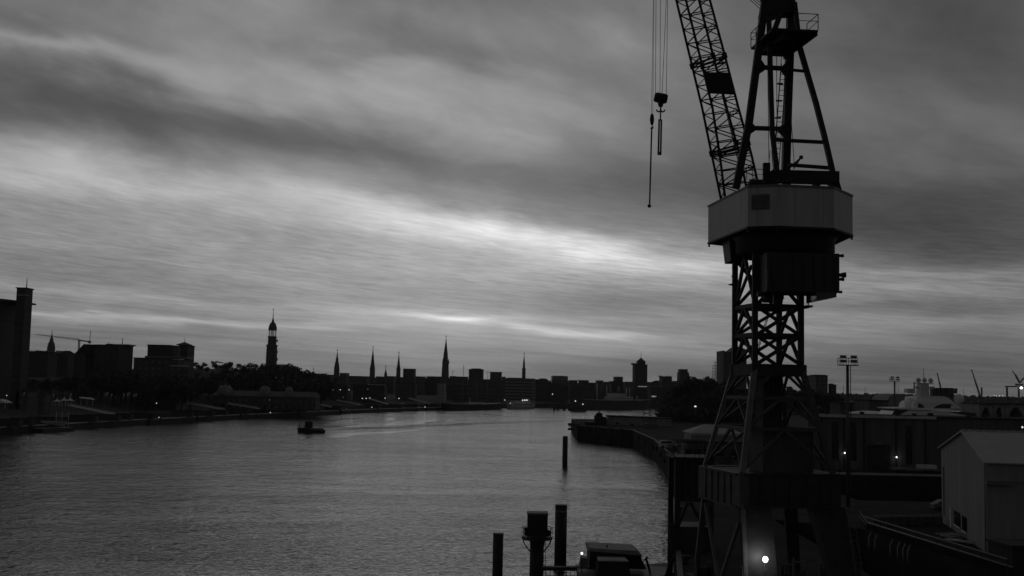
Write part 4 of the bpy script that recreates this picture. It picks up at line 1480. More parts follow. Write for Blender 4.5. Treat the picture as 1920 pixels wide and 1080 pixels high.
PX = [-90, 110, 300, 480, 660, 850]
for i in range(5):
    x0, x1 = PX[i], PX[i + 1]
    n = 5
    mb, ed = MB(), MB()
    front = [shore(x0 + (x1 - x0) * k / n) for k in range(n + 1)]
    front[0] += (front[1] - front[0]).normalized() * .8
    front[-1] -= (front[-1] - front[-2]).normalized() * .8
    nd = V(-.16, 1, 0).normalized()
    poly = [(p.x, p.y) for p in front] + [(p.x + nd.x * 15, p.y + nd.y * 15) for p in front[::-1]]
    t = thing('landing_pontoon', ['floating pontoon at the far left end, dinghies moored beside it', 'floating pontoon with a pale barge roof in front of the white tents', 'floating pontoon in front of the stepped pale block',
                                  'floating pontoon in front of the domed landing hall', 'floating pontoon below the slender pair of needle spires'][i], 'pontoon', V(front[2].x, front[2].y, 0), 'floating pontoons along the far bank')
    mb.prism(poly, -.6, 2.5)
    mb.build('hull', 'pontoon', t)
    for a, b in zip(front, front[1:]):
        ed.beam(a + V(0, -.12, 2.35), b + V(0, -.12, 2.35), .2, .42)
    ed.build('fender_rail', 'offwhite', t)
    for k in range(1, n):
        p = front[k] + nd * 9
        hs = MB().box(p + V(0, 0, 2.5), 8 + 3 * (k % 3), 4, 2.6)
        hs.build('shelter', 'brick', t)
        MB().box(p + V(0, 0, 5.104), 9 + 3 * (k % 3), 5, .25).build('shelter_roof', 'roof', t)
for i, x in enumerate((-30, 60, 280, 371, 452, 560, 640, 720, 800)):
    p = shore(x) + V(0, -1.6, 0)
    lab = ['mooring pile standing off the pontoon in front of the ' + s for s in ('dinghies', 'pale barge', 'trees left of the stepped block', 'stepped block', 'left dome of the landing hall', 'pale roofed shed', 'baroque spire', 'tiny spire', 'square block')][i]
    tag(MB().tube(p - V(0, 0, 1), p + V(0, 0, 5.4), .55, n=10).build('mooring_pile', 'wood', org=p), lab, 'pile', 'mooring piles along the pontoons')

GW = [((129, 760), (214, 777), 'beside the white tents'), ((352, 756), (420, 768), 'below the stepped block'), ((428, 757), (485, 766), 'below the left dome'), ((512, 754), (565, 762), 'below the right dome'),
      ((595, 758), (620, 763), 'below the small roof turret'), ((632, 751), (675, 759), 'below the baroque spire'), ((690, 747), (727, 758), 'brightest, between the slender spires'), ((767, 747), (806, 757), 'left of the tallest needle spire')]
for (a, b, where) in GW:
    Yb = shore(b[0]).y + 7
    p1 = at(b[0], b[1], Yb)
    p0 = at(a[0], a[1], Yb + 9)
    t = thing('gangway', 'pale sloping gangway to the pontoon, ' + where, 'gangway', V(p1.x, p1.y, p1.z), 'gangways down to the pontoons')
    MB().beam(p0, p1, 2.3, .5).build('deck', 'pale_deck', t)
    up = V(0, 0, .9)
    for s in (-1.05, 1.05):
        o = V(0, s, 0)
        r = MB().beam(p0 + o + up * .9, p1 + o + up * .9, .1, .1)
        n = 6
        for k in range(n + 1):
            q = p0 + (p1 - p0) * (k / n) + o
            r.beam(q + V(0, 0, .2), q + up * .9, .08)
        r.build('railing', 'offwhite', t)
p = at(751, 757.5, shore(751).y + 8)
tag(MB().beam(at(746, 758.5, p.y), at(757, 755.5, p.y), 2.5, .6).build('gangway', 'pale_deck', org=p), 'short pale ramp right of the brightest sloping gangway', 'gangway', 'gangways down to the pontoons')

# tents
TENTS = [(107, 748, 752.5, 755), (120, 745, 751, 755), (131, 745.5, 751, 755)]
for i, (x, yt, ye, yb) in enumerate(TENTS):
    Y = 500
    k = Y / F_PX
    c = at(x, yb, Y)
    t = thing('tent', ['leftmost and lowest of the three white peaked tents', 'middle one of the three white peaked tents', 'rightmost of the three white peaked tents'][i], 'tent', V(c.x, Y, c.z), 'white peaked tents')
    r = 6.6 * k
    zt, ze = at(x, yt, Y).z - c.z, at(x, ye, Y).z - c.z
    MB().lathe(c + V(0, 0, ze), [(r * 1.35, 0), (r * .6, (zt - ze) * .35), (r * .22, (zt - ze) * .7), (.06, zt - ze + .4)], 4, False, math.pi / 4).build('canopy', 'tent', t)
    for sx in (-1, 1):
        for sy in (-1, 1):
            MB().beam(c + V(sx * r * .9, sy * r * .9, -1.5), c + V(sx * r * .9, sy * r * .9, ze + .02), .16).build('post', 'offwhite', t)
c = at(163, 749, 510)
t = thing('awning', 'long flat pale awning right of the white peaked tents', 'awning', V(c.x, 510, c.z - 2.6))
MB().slab([at(148, 745, 510), at(150, 746.5, 508), at(178, 750, 508), at(172, 746.5, 510)], V(0, .1, .25)).build('canopy', 'tent', t)
for x in (152, 163, 174):
    q = at(x, 747.5, 509)
    MB().beam(V(q.x, 509, q.z - 3), V(q.x, 509, q.z - .2), .15).build('post', 'offwhite', t)
c = at(2, 755, 470)
t = thing('tent', 'low pale tent at the far left edge under a bright lamp', 'tent', V(c.x, 470, c.z))
MB().slab([at(-14, 755.5, 470), at(12, 755.5, 470), at(2, 750, 470), at(-6, 748.5, 470)], V(0, 6, 0)).build('canopy', 'tent', t)
for x in (-12, 10):
    q = at(x, 755.5, 471)
    MB().beam(V(q.x, 471, q.z - 2.4), V(q.x, 471, q.z + .1), .15).build('post', 'offwhite', t)
# small flags / leaning banners on poles seen as pale flecks
for i, x in enumerate((44, 99, 131.5, 197, 200.5, 208, 231, 238, 241, 250, 254)):
    p = at(x, 736 + (i * 3) % 4, 505)
    t = thing('flag', ['pale flag on a pole left of the tents', 'pale flag on a pole at the left edge of the tents', 'pale flag on a pole above the rightmost tent'][i] if i < 3 else 'pale flag on a pole in the row right of the tents', 'flag', V(p.x, 505, p.z - 8), 'flags near the tents' if i < 3 else 'row of flags right of the tents')
    MB().tube(V(p.x, 505, p.z - 8), V(p.x, 505, p.z + .3), .05, n=5).build('pole', 'frame', t)
    MB().slab([V(p.x + .08, 505, p.z - 1.5), V(p.x + .35, 505, p.z - 1.3), V(p.x + .75, 505.2, p.z + .1), V(p.x + .08, 505, p.z + .1)], V(0, .05, 0)).build('cloth', 'offwhite', t)

# lamps of the far bank
LAMPS = [(12.5, 741.5, 470, 1.0, 'above the low pale tent at the far left'), (293.5, 756, 560, 1.0, 'below the stepped pale block'), (298, 782.5, 0, .8, 'on the pontoon edge below the stepped block'), (505.5, 750, 655, .7, 'in front of the right dome'),
         (507, 773.5, 0, .9, 'at the end of the pale pontoon rail'), (517.5, 708, 740, .45, 'left one up on the dark slope'), (530, 708, 740, .45, 'right one up on the dark slope'), (568.5, 740, 700, .5, 'at the pale roofed shed'),
         (624.5, 731, 850, .7, 'left end of the upper row below the baroque spire'), (638, 730.8, 850, .9, 'second in the upper row below the baroque spire'), (654.5, 731, 850, .9, 'third in the upper row below the baroque spire'), (689.5, 729.5, 890, .7, 'upper one below the first needle spire'),
         (643.5, 745, 800, .6, 'above the gangway below the baroque spire'), (679.5, 747, 840, 1.3, 'left of the bright pair by the brightest gangway'), (686.5, 747, 840, 1.3, 'right of the bright pair by the brightest gangway'), (693.5, 746, 845, .8, 'at the head of the brightest gangway'),
         (722, 746.5, 870, .9, 'below the tiny spire'), (748, 747, 880, 1.2, 'below the right needle spire'), (641, 766, 0, .7, 'on the pontoon edge below the baroque spire'), (650, 765.7, 0, .7, 'second on the pontoon edge below the baroque spire'), (697, 763.5, 0, .8, 'on the pontoon below the brightest gangway'),
         (797, 763.2, 0, 1.1, 'on the pontoon left of the sailing ship'), (786, 763.5, 0, .6, 'faint, on the pontoon left of the sailing ship'), (946.5, 750, 1050, .9, 'left of the white ferry'), (903, 754, 1010, .5, 'faint, at the sailing ship stern'),
         (1036, 739, 1140, 1.3, 'bright, above the jetty posts'), (1175, 729.6, 1200, .7, 'above the cargo ship funnel'), (1230.5, 743, 1180, .7, 'right of the cargo ship stern'), (1224, 744.5, 1180, .5, 'fainter, right of the cargo ship stern')]
lp = None
for (x, y, Y, s, where) in LAMPS:
    if Y == 0:
        Y = shore(x).y + 2
    c = at(x, y, Y)
    k = Y / F_PX
    zb = 2.5 if 'pontoon' in where else max(3.6, min(hill(c.x, Y) if x < 760 else 4.2, c.z - 3))
    t = thing('street_lamp', 'small bright lamp on a post, ' + where, 'lamp', V(c.x, Y, zb), 'lamps along the far bank')
    MB().tube(V(c.x, Y + .3, zb), V(c.x, Y + .3, c.z + .1), .09, .06, n=6).build('post', 'steel2', t)
    MB().ball(c, (.95 if s > .75 else .8) * k * s ** .5, 8, .7 * k * s ** .5).build('lamp_head', 'lamp' if s > .75 else 'dim', t)

# moored craft at the far left
def dinghy(label, x, y, Yoff, Ln, m, name='motor_boat', cab=True, rot=0):
    p = onz(x, y, .1)
    t = thing(name, label, 'boat', V(p.x, p.y, 0))
    h = MB()
    W = Ln * .28
    out = [(-.5, -.42), (.1, -.5), (.38, -.3), (.5, 0), (.38, .3), (.1, .5), (-.5, .42)]
    up = [V(p.x + a * Ln, p.y + b * W, 1.1 + (.4 if a > .3 else 0)) for a, b in out]
    lo = [V(p.x + a * Ln * .9, p.y + b * W * .8, -.2) for a, b in out]
    n = len(out)
    h.add(lo + up, [tuple(range(n - 1, -1, -1)), tuple(range(n, 2 * n))] + [(i, (i + 1) % n, n + (i + 1) % n, n + i) for i in range(n)])
    h.build('hull', m, t)
    if cab:
        MB().hexa([p + V(a * Ln, b * W, 1.0) for a, b in ((-.3, -.35), (.15, -.35), (.15, .35), (-.3, .35))], [p + V(a * Ln, b * W, 2.6) for a, b in ((-.28, -.3), (.05, -.3), (.05, .3), (-.28, .3))]).build('cabin', 'offwhite', t)
        MB().box(p + V(-.1 * Ln, 0, 1.7), Ln * .3, W * .72, .5).build('window', 'darkglass', t)
    return t


dinghy('pale motor boat moored at the far left pontoon', 17, 806, 0, 9, 'offwhite')
dinghy('small dark motor boat with a pale cabin moored at the far left', 36, 805, 0, 8, 'hullblack')
t = thing('barge', 'moored barge with a broad pale sloping roof and three thin posts', 'barge', shore(98))
p0, p1 = onz(70, 811, 0), onz(128, 808, 0)
c = (p0 + p1) / 2
MB().beam(p0 + V(0, 0, .6), p1 + V(0, 0, .6), 5, 1.8).build('hull', 'hullblack', t)
a, b, d, e = at(75, 789.5, c.y), at(125, 790, c.y), at(121, 799, c.y - 2), at(98, 796, c.y - 2)
MB().slab([a, at(80, 793, c.y - 2), e, d, b], V(0, .3, .12)).build('roof', 'frame', t)
for x in (106, 117, 129):
    q, r = at(x, 786, c.y + 1), at(x, 772, c.y + 1)
    MB().tube(V(r.x, c.y + 1, 1.4), r, .14, .1, n=6).build('post', 'offwhite', t)

# river ferry under way
def ferry():
    p = onz(584, 811, 0)
    Ln, W = 11.6, 3.8
    t = thing('river_ferry', 'small dark passenger launch crossing the open river with a wheelhouse', 'boat', V(p.x, p.y, 0))
    X = Vector((-1, -.25, 0)).normalized()
    Yv = V(-X.y, X.x, 0)
    def q(a, b, z):
        return V(p.x, p.y, z * 1.28) + X * a * Ln + Yv * b * W
    out = [(-.5, -.36), (-.1, -.5), (.25, -.45), (.42, -.22), (.52, 0), (.42, .22), (.25, .45), (-.1, .5), (-.5, .36)]
    n = len(out)
    up = [q(a, b, .95 + (.6 if a > .2 else 0)) for a, b in out]
    lo = [q(a * .93, b * .75, -.3) for a, b in out]
    MB().add(lo + up, [tuple(range(n - 1, -1, -1)), tuple(range(n, 2 * n))] + [(i, (i + 1) % n, n + (i + 1) % n, n + i) for i in range(n)]).build('hull', 'hullblack', t)
    rl = MB()
    def bx(m, a0, a1, w_, z0, z1, sl=0):
        m.hexa([q(a0, -w_, z0), q(a1, -w_, z0), q(a1, w_, z0), q(a0, w_, z0)][::1], [q(a0, -w_, z1), q(a1 - sl, -w_, z1), q(a1 - sl, w_, z1), q(a0, w_, z1)])
    m = MB(); bx(m, -.42, .05, .36, .9, 1.5); m.build('passenger_cabin', 'offwhite', t)
    m = MB(); bx(m, -.45, .0, .40, 2.32, 2.45)
    for a in (-.42, -.3, -.18, -.06):
        for b in (-.34, .34):
            m.tube(q(a, b, 1.45), q(a, b, 2.33), .07, n=5)
    m.build('deck_awning', 'steel2', t)
    for k in range(5):
        m = MB(); bx(m, -.40 + k * .088, -.34 + k * .088, .37, 1.0, 1.35); m.build('window', 'darkglass', t)
    m = MB(); bx(m, -.02, .26, .3, .93, 3.6, .03); m.build('wheelhouse', 'steel', t)
    m = MB(); bx(m, .0, .235, .31, 2.75, 3.35); m.build('window', 'darkglass', t)
    m = MB(); bx(m, -.08, .32, .36, 3.61, 3.78); m.build('wheelhouse_roof', 'steel2', t)
    m = MB().tube(q(.1, 0, 3.75), q(.1, 0, 5.6), .09, n=6).beam(q(.1, -.22, 4.7), q(.1, .22, 4.7), .12)
    m.build('mast', 'steel', t)
    m = MB().tube(q(.42, 0, 1.4), q(.44, 0, 3.1), .22, n=6)
    m.build('bow_post', 'steel', t)
    railing(MB(), [q(.25, -.42, 1.6), q(.42, -.22, 1.6), q(.5, 0, 1.6), q(.42, .22, 1.6), q(.25, .42, 1.6)], h=.9, r=.06, step=1.2).build('railing', 'steel2', t)
    railing(MB(), [q(-.4, -.33, 2.5), q(-.05, -.33, 2.5)], h=.7, r=.05, step=1.2).build('roof_railing', 'steel2', t)


ferry()

# three masted sailing ship and white ferry and cargo ship at the far quay
def long_hull(t, p0, p1, W, h, m, rake=4):
    X = (p1 - p0).normalized()
    Yv = V(-X.y, X.x, 0)
    Ln = (p1 - p0).length
    def q(s, b, z):
        return p0 + X * s * Ln + Yv * b * W + V(0, 0, z)
    ss_ = [0, .05, .2, .5, .8, .93, 1]
    wd = [.25, .42, .5, .5, .46, .28, .03]
    up = [q(s, -w_, h + 1.2 * abs(s - .5) ** 2 * 4) for s, w_ in zip(ss_, wd)] + [q(s, w_, h + 1.2 * abs(s - .5) ** 2 * 4) for s, w_ in zip(ss_[::-1], wd[::-1])]
    lo = [q(.04 + s * .9, -w_ * .7, -.4) for s, w_ in zip(ss_, wd)] + [q(.04 + s * .9, w_ * .7, -.4) for s, w_ in zip(ss_[::-1], wd[::-1])]
    n = len(up)
    MB().add(lo + up, [tuple(range(n - 1, -1, -1)), tuple(range(n, 2 * n))] + [(i, (i + 1) % n, n + (i + 1) % n, n + i) for i in range(n)]).build('hull', m, t)
    return q


p0, p1 = onz(830, 769.5, 0), onz(943, 767.3, 0)
t = thing('sailing_ship', 'dark three masted sailing ship moored at the far quay', 'ship', (p0 + p1) / 2)
q = long_hull(t, p0, p1, 9, 4.5, 'hullblack')
for s, x, yt in ((.3, 866, 712), (.53, 890, 711), (.72, 911, 712)):
    b = q(s, 0, 4)
    top = at(x, yt, b.y)
    m = MB().tube(V(b.x, b.y, 4), V(b.x, b.y, top.z), .38, .15, n=6).build('mast', 'frame', t)
    for f, wd in ((.45, 9), (.65, 7.5), (.82, 5.5)):
        z = 4 + (top.z - 4) * f
        MB().tube(V(b.x - wd, b.y - .5, z), V(b.x + wd, b.y - .5, z), .16, n=5).build('yard', 'frame', m)
    rg = MB()
    for sg in (-1, 1):
        rg.tube(V(b.x + sg * 5, b.y, 5), V(b.x, b.y, 4 + (top.z - 4) * .85), .06, n=4)
    rg.build('shroud', 'rope', m)
MB().tube(q(.97, 0, 5.5), q(1.1, 0, 8.5), .3, .12, n=6).build('bowsprit', 'frame', t)
MB().beam(q(.38, 0, 5.3), q(.6, 0, 5.3), 4, 1.8).build('deckhouse', 'offwhite', t)

p0, p1 = onz(952, 766.8, 0), onz(1003, 766, 0)
t = thing('white_ferry', 'white two deck ferry with lit lamps moored right of the sailing ship', 'boat', (p0 + p1) / 2)
q = long_hull(t, p0, p1, 8, 2.2, 'offwhite')
MB().beam(q(.08, 0, 3.6), q(.86, 0, 3.6), 6.5, 2.4).build('main_deck', 'offwhite', t)
MB().beam(q(.2, 0, 6.0), q(.74, 0, 6.0), 5.5, 2.0).build('upper_deck', 'offwhite', t)
MB().beam(q(.62, 0, 7.9), q(.74, 0, 7.9), 3.5, 1.8).build('wheelhouse', 'white', t)
for k in range(9):
    MB().beam(q(.12 + k * .08, -.41, 3.9), q(.165 + k * .08, -.41, 3.9), .2, .9).build('window', 'darkglass', t)
for x, y, s in ((972, 755, 1.2), (980, 750.4, 1.0), (984.2, 750.3, 1.0), (988, 750.3, 1.0), (957, 756, .6)):
    MB().ball(at(x, y, q(.5, -.5, 0).y - .6), .62 * s, 8).build('lamp', 'lamp', t)

p0, p1 = onz(1074, 766.6, 0), onz(1216, 766.4, 0)
p0.y -= 22; p1.y -= 22
t = thing('cargo_ship', 'old pale cargo ship with derrick posts moored below the crowned tower', 'ship', (p0 + p1) / 2)
q = long_hull(t, p0, p1, 12, 8.5, 'steel2')
MB().beam(q(.42, 0, 10.5), q(.7, 0, 10.5), 9, 4.0).build('superstructure', 'offwhite', t)
MB().beam(q(.45, 0, 14), q(.6, 0, 14), 8, 3.0).build('bridge', 'offwhite', t)
MB().tube(q(.56, 0, 15.4), q(.56, 0, 20), 1.5, 1.3, n=12).build('funnel', 'steel2', t)
for k in range(8):
    MB().beam(q(.44 + k * .032, -.377, 10.9), q(.456 + k * .032, -.377, 10.9), .1, 1.0).build('window', 'darkglass', t)
for x, yt, s in ((1115, 719, 0), (1132, 722, 0), (1154, 724, 1), (1168, 727, 0), (1174, 726, 0), (1188, 742, 0)):
    b = q((x - 1076) / 140, 0, 8)
    m = MB().tube(V(b.x, b.y, 8), V(b.x, b.y, at(x, yt, b.y).z), .55, .4, n=8).build('kingpost', 'offwhite', t)
for (x, y, x2, y2) in ((1124, 742, 1130, 716), (1113, 742, 1117, 718), (1178, 742, 1186, 727), (1150, 738, 1143, 728)):
    b = q(.4, 0, 0)
    MB().tube(at(x, y, b.y - 1), at(x2, y2, b.y - 1), .4, .25, n=6).build('derrick_boom', 'frame', t)

# jetty of posts and dark landing block at the river bend
t = thing('jetty', 'low jetty on dark posts with a block at its end, right of the white ferry', 'jetty', onz(1062, 768, 0))
Yj = onz(1060, 770, 0).y
a, b = at(1037, 764.5, Yj), at(1068, 764.5, Yj)
MB().beam(V(a.x, Yj, 2.0), V(b.x, Yj, 2.0), 2.5, .8).build('walkway', 'wood', t)
for x in (1039, 1046, 1058):
    p = at(x, 768, Yj)
    MB().tube(V(p.x, Yj, -1), V(p.x, Yj, 2.6), .9, n=8).build('post', 'wood', t)
a, b = at(1066, 750, Yj), at(1100, 750, Yj)
MB().box(V((a.x + b.x) / 2, Yj + 4, -.5), b.x - a.x, 8, 3.2).build('landing_block', 'pontoon', t)
MB().box(V((a.x + b.x) / 2 + 1, Yj + 4, 2.704), (b.x - a.x) * .8, 6, at(1080, 749, Yj).z - 2.7).build('shelter', 'brick', t)
for x, y in ((1079, 752), (1093, 758)):
    MB().ball(at(x, y, Yj - .2), .5, 8).build('lamp', 'lamp', t)

# ---------------------------------------------------------------- near water: piles, beacon, workboat
def pile(label, x0, x1, yt, Yd, yb=None, band=False):
    a, b = at(x0, yt, Yd), at(x1, yt, Yd)
    r = (b.x - a.x) / 2
    c = (a + b) / 2
    t = thing('steel_pile', label, 'pile', V(c.x, Yd, 0), 'steel piles in the river')
    MB().lathe(V(c.x, Yd, -2), [(r, 0), (r, c.z + 2)], 24).build('pile_shaft', 'steel', t)
    if band:
        MB().lathe(V(c.x, Yd, c.z - .75), [(r * 1.02, 0), (r * 1.02, .22)], 24).build('pale_band', 'frame', t)
    MB().lathe(V(c.x, Yd, c.z + .002), [(r * 1.03, 0), (r * 1.03, .16), (r * .9, .2)], 24).build('pile_cap', 'steel2', t)


pile('lone dark steel pile out in the river', 1055, 1065, 819, 306)
pile('tall dark steel pile with a pale band beside the beacon tower', 1041, 1063.5, 949, 141, band=True)
pile('shorter dark steel pile left of the beacon tower', 924.5, 944, 1003, 124)

def beacon():
    Yd = 128
    c = at(1007, 1012, Yd)
    k = Yd / F_PX
    t = thing('beacon_tower', 'dark harbour beacon with a boxy head on a railed round platform', 'beacon', V(c.x, Yd, 0))
    MB().lathe(V(c.x, Yd, -2), [(13.2 * k, 0), (12.8 * k, c.z + 2.0)], 20).build('shaft', 'steel', t)
    z0, z1 = at(1007, 1004, Yd).z, at(1007, 963.5, Yd).z
    hb = MB().box(V(c.x, Yd, z0), 37 * k, 34 * k, z1 - z0)
    hb = hb.build('beacon_head', 'steel', t)
    MB().box(V(c.x, Yd, z1 + .003), 39 * k, 36 * k, .2).build('head_roof', 'frame', hb)
    pz = at(1007, 1011, Yd).z
    pl = MB().lathe(V(c.x, Yd, pz), [(27 * k, 0), (28.5 * k, .06), (28.5 * k, .24), (10 * k, .26)], 20).build('platform', 'steel', t)
    rr = MB()
    pts = [V(c.x + 28 * k * math.cos(a), Yd + 28 * k * math.sin(a), pz + .22) for a in [2 * math.pi * i / 14 for i in range(14)]]
    railing(rr, pts, h=1.1, r=.028, step=5, closed=True)
    rr.build('railing', 'steel', pl)
    for i in range(6):
        a = 2 * math.pi * i / 6
        d = V(math.cos(a), math.sin(a), 0)
        o = V(c.x, Yd, 0)
        MB().path([o + d * 26 * k + V(0, 0, pz), o + d * 24 * k + V(0, 0, pz - .45), o + d * 19 * k + V(0, 0, pz - .9), o + d * 12.5 * k + V(0, 0, pz - 1.4)], .07, 6).build('brace', 'steel', t)
    for s in (-1, 1):
        MB().tube(V(c.x + s * 18 * k, Yd - .3, pz + .75), V(c.x + s * 24 * k, Yd - .3, pz + .75), .38, .3, n=12).build('lantern', 'steel', t)
    MB().tube(V(c.x - 18 * k, Yd - .4, at(0, 972, Yd).z - .1), V(c.x - 23 * k, Yd - .4, at(0, 968, Yd).z), .14, .22, n=8).build('horn', 'steel', t)
    ll = MB()
    ladder(ll, V(c.x + 12 * k, Yd - 8 * k, 0), V(c.x + 12 * k, Yd - 8 * k, pz), .45, V(1, 0, 0))
    ll.build('ladder', 'steel', t)


beacon()

t = thing('footbridge', 'dark steel footbridge from the beacon tower to the moored workboat', 'footbridge', at(1060, 1080, 123))
a, b = at(1016, 1065.5, 123), at(1124, 1065.5, 123)
MB().beam(a, b, 1.0, .36).build('deck', 'steel', t)
m = MB()
for k in range(15):
    q = a + (b - a) * (k / 14)
    m.beam(q - V(0, .45, .1), q - V(0, .45, 1.25), .07)
for z in (.75, 1.25):
    m.beam(a - V(0, .45, z), b - V(0, .45, z), .09)
m.build('lattice_girder', 'steel2', t)

def workboat():
    Yd = 120
    t = thing('workboat', 'dark workboat with a pale curved wheelhouse roof moored at the bottom edge', 'boat', V(at(1150, 1100, Yd).x, Yd, 0))
    g = lambda x, y, d=0: at(x, y, Yd + d)
    zr = g(1150, 1030).z
    xl, xr = g(1102, 1040).x, g(1206, 1040).x
    rf = MB()
    rf.hexa([V(xl, Yd - 1, zr - .1), V(xr - .2, Yd - 1, zr - .45), V(xr - .2, Yd + 4.5, zr - .45), V(xl, Yd + 4.5, zr - .1)],
            [V(xl + .1, Yd - .6, zr + .18), V(xr - .75, Yd - .6, zr - .02), V(xr - .75, Yd + 4.1, zr - .02), V(xl + .1, Yd + 4.1, zr + .18)])
    rf.build('wheelhouse_roof', 'frame', t)
    zd = 3.0
    wh = MB().hexa([V(xl + .2, Yd - .5, zd), V(xr + .3, Yd - .5, zd), V(xr + .3, Yd + 4, zd), V(xl + .2, Yd + 4, zd)],
                   [V(xl + .2, Yd - .5, zr - .104), V(xr - .4, Yd - .5, zr - .46), V(xr - .4, Yd + 4, zr - .46), V(xl + .2, Yd + 4, zr - .104)])
    wh = wh.build('wheelhouse', 'steel', t)
    for k in range(5):
        x = xl + .6 + k * 1.05
        MB().box(V(x + .4, Yd - .52, zr - 1.15), .8, .06, .7).build('window', 'darkglass', wh)
    x0, x1 = g(1121, 1042, -2).x, g(1176, 1042, -2).x
    zz = g(1150, 1045, -2).z
    lw = MB().hexa([V(x0 - .2, Yd - 3.2, 2.5), V(x1 + .3, Yd - 3.2, 2.5), V(x1 + .3, Yd - .62, 2.5), V(x0 - .2, Yd - .62, 2.5)],
                   [V(x0, Yd - 3.0, zz - .25), V(x1, Yd - 3.0, zz - .25), V(x1, Yd - .62, zz - .25), V(x0, Yd - .62, zz - .25)])
    lw = lw.build('deckhouse', 'steel', t)
    MB().hexa([V(x0, Yd - 3.05, zz - .246), V(x1 + .1, Yd - 3.05, zz - .246), V(x1, Yd - .64, zz - .246), V(x0, Yd - .64, zz - .246)],
              [V(x0 + .1, Yd - 2.9, zz - .1), V(x1 - .1, Yd - 2.9, zz - .1), V(x1 - .2, Yd - .7, zz - .1), V(x0 + .1, Yd - .7, zz - .1)]).build('deckhouse_roof', 'offwhite', lw)
    out = [(-3.9, -3), (3.2, -3.6), (5.8, -2), (7.2, 1), (5.8, 4), (3.2, 5.6), (-3.9, 5)]
    cx = (xl + xr) / 2
    h = MB()
    n = len(out)
    up = [V(cx + a, Yd + b, 2.5 + (.5 if a > 5 else 0)) for a, b in out]
    lo = [V(cx + a * .9, Yd + .5 + (b - .5) * .85, -.4) for a, b in out]
    h.add(lo + up, [tuple(range(n - 1, -1, -1)), tuple(range(n, 2 * n))] + [(i, (i + 1) % n, n + (i + 1) % n, n + i) for i in range(n)])
    h.build('hull', 'hullblack', t)
    a = g(1090, 1062)
    MB().hexa([g(1086, 1066), g(1103, 1066), g(1103, 1066) + V(0, 1.4, 0), g(1086, 1066) + V(0, 1.4, 0)], [g(1090, 1046), g(1102, 1046), g(1102, 1046) + V(0, 1.4, 0), g(1090, 1046) + V(0, 1.4, 0)]).build('locker', 'frame', t)
    m = MB().tube(g(1138, 1032, 1), g(1138, 1022.5, 1), .11, n=6)
    m.build('vent_pipe', 'steel', t)
    m = MB().path([g(1207, 1052), g(1213, 1044), g(1216, 1047)], .08, 6).path([g(1211, 1046), g(1217, 1066), g(1221, 1085)], .12, 6)
    m.build('davit', 'steel', t)
    m = MB().tube(V(g(1091, 1050).x, Yd, 2.5), g(1091, 1040), .04, n=6).build('lamp_post', 'steel', t)
    MB().ball(g(1091, 1037.5), .13, 8).build('lamp_head', 'warm', m)


workboat()

# ---------------------------------------------------------------- shipyard bank, near and far
# gantry landing tower left of the crane
def landing_tower():
    Yd = 112
    g = lambda x, y, d=0: at(x, y, Yd + d)
    t = thing('landing_tower', 'dark steel landing tower with railed top deck beside the left crane legs', 'tower', V(g(1295, 1080).x, Yd + 2, 6))
    x0, x1 = g(1270, 900).x, g(1333, 900).x
    zt, zb = g(1300, 858).z, g(1300, 941).z
    for x in (x0, x1):
        for d in (0, 4.5):
            MB().beam(V(x, Yd + d, 1 if x == x0 else 6), V(x, Yd + d, zt - .11), .5).build('column', 'steel', t)
    MB().hexa([V(x0 + .26, Yd + .2, zb), V(x1 - .26, Yd + .2, zb), V(x1 - .26, Yd + 4.3, zb), V(x0 + .26, Yd + 4.3, zb)],
              [V(x0 + .26, Yd + .2, zt - .12), V(x1 - .26, Yd + .2, zt - .12), V(x1 - .26, Yd + 4.3, zt - .12), V(x0 + .26, Yd + 4.3, zt - .12)]).build('hoist_house', 'cabin', t)
    for k in range(5):
        x = x0 + .6 + k * .62
        MB().box(V(x, Yd + .14, zb + .2), .07, .1, zt - zb - .5).build('rib', 'steel', t)
    d = MB().box(V((x0 + x1) / 2, Yd + 2.2, zt - .1), x1 - x0 + 1.0, 5.2, .14).build('top_deck', 'steel', t)
    zr = zt + .04
    railing(MB(), [V(x0 - .3, Yd - .3, zr), V(x1 + .3, Yd - .3, zr), V(x1 + .3, Yd + 4.7, zr), V(x0 - .3, Yd + 4.7, zr)], h=1.45, r=.035, step=.9, closed=True).build('railing', 'steel', d)
    z0 = g(1290, 988).z
    mx = (x0 + x1) / 2 - .5
    for a, b in ((x0, mx - .15), (x1 - .6, mx + .15)):
        MB().beam(V(a, Yd, z0 - .2), V(b, Yd, zb - .1), .3).build('brace', 'steel', t)
    m = MB()
    for y in (966, 972):
        m.tube(V(x0, Yd + 4.5, g(0, y).z), V(x1, Yd + 4.5, g(0, y).z), .05, n=5)
    m.build('handrail', 'steel', t)
    MB().box(V((x0 + x1) / 2, Yd + 2.2, 6.0), x1 - x0 - .52, 4.2, z0 - 6).build('base_house', 'cabin', t)
    P = [g(x, y, -.6) for x, y in ((1254, 980), (1267, 984), (1267, 1040), (1261, 1040), (1257, 1018))]
    MB().slab(P, V(0, .35, 0)).build('fender_plate', 'steel', t)
    MB().path([g(1268, 1040, -1), g(1257, 1056, -1), g(1250, 1080, -1), g(1249, 1110, -1)], .2, 6).build('fender_tube', 'rubber', t)


landing_tower()

# pier head with its pale wall, scaffold tower, outrigger, winch
def grounded(name, label, cat, x0, x1, yt, Y, m, depth=6, base=6.0, roof=None, group=None):
    return block(name, label, x0, x1, yt, Y, m, depth, base, roof, (), group, cat)


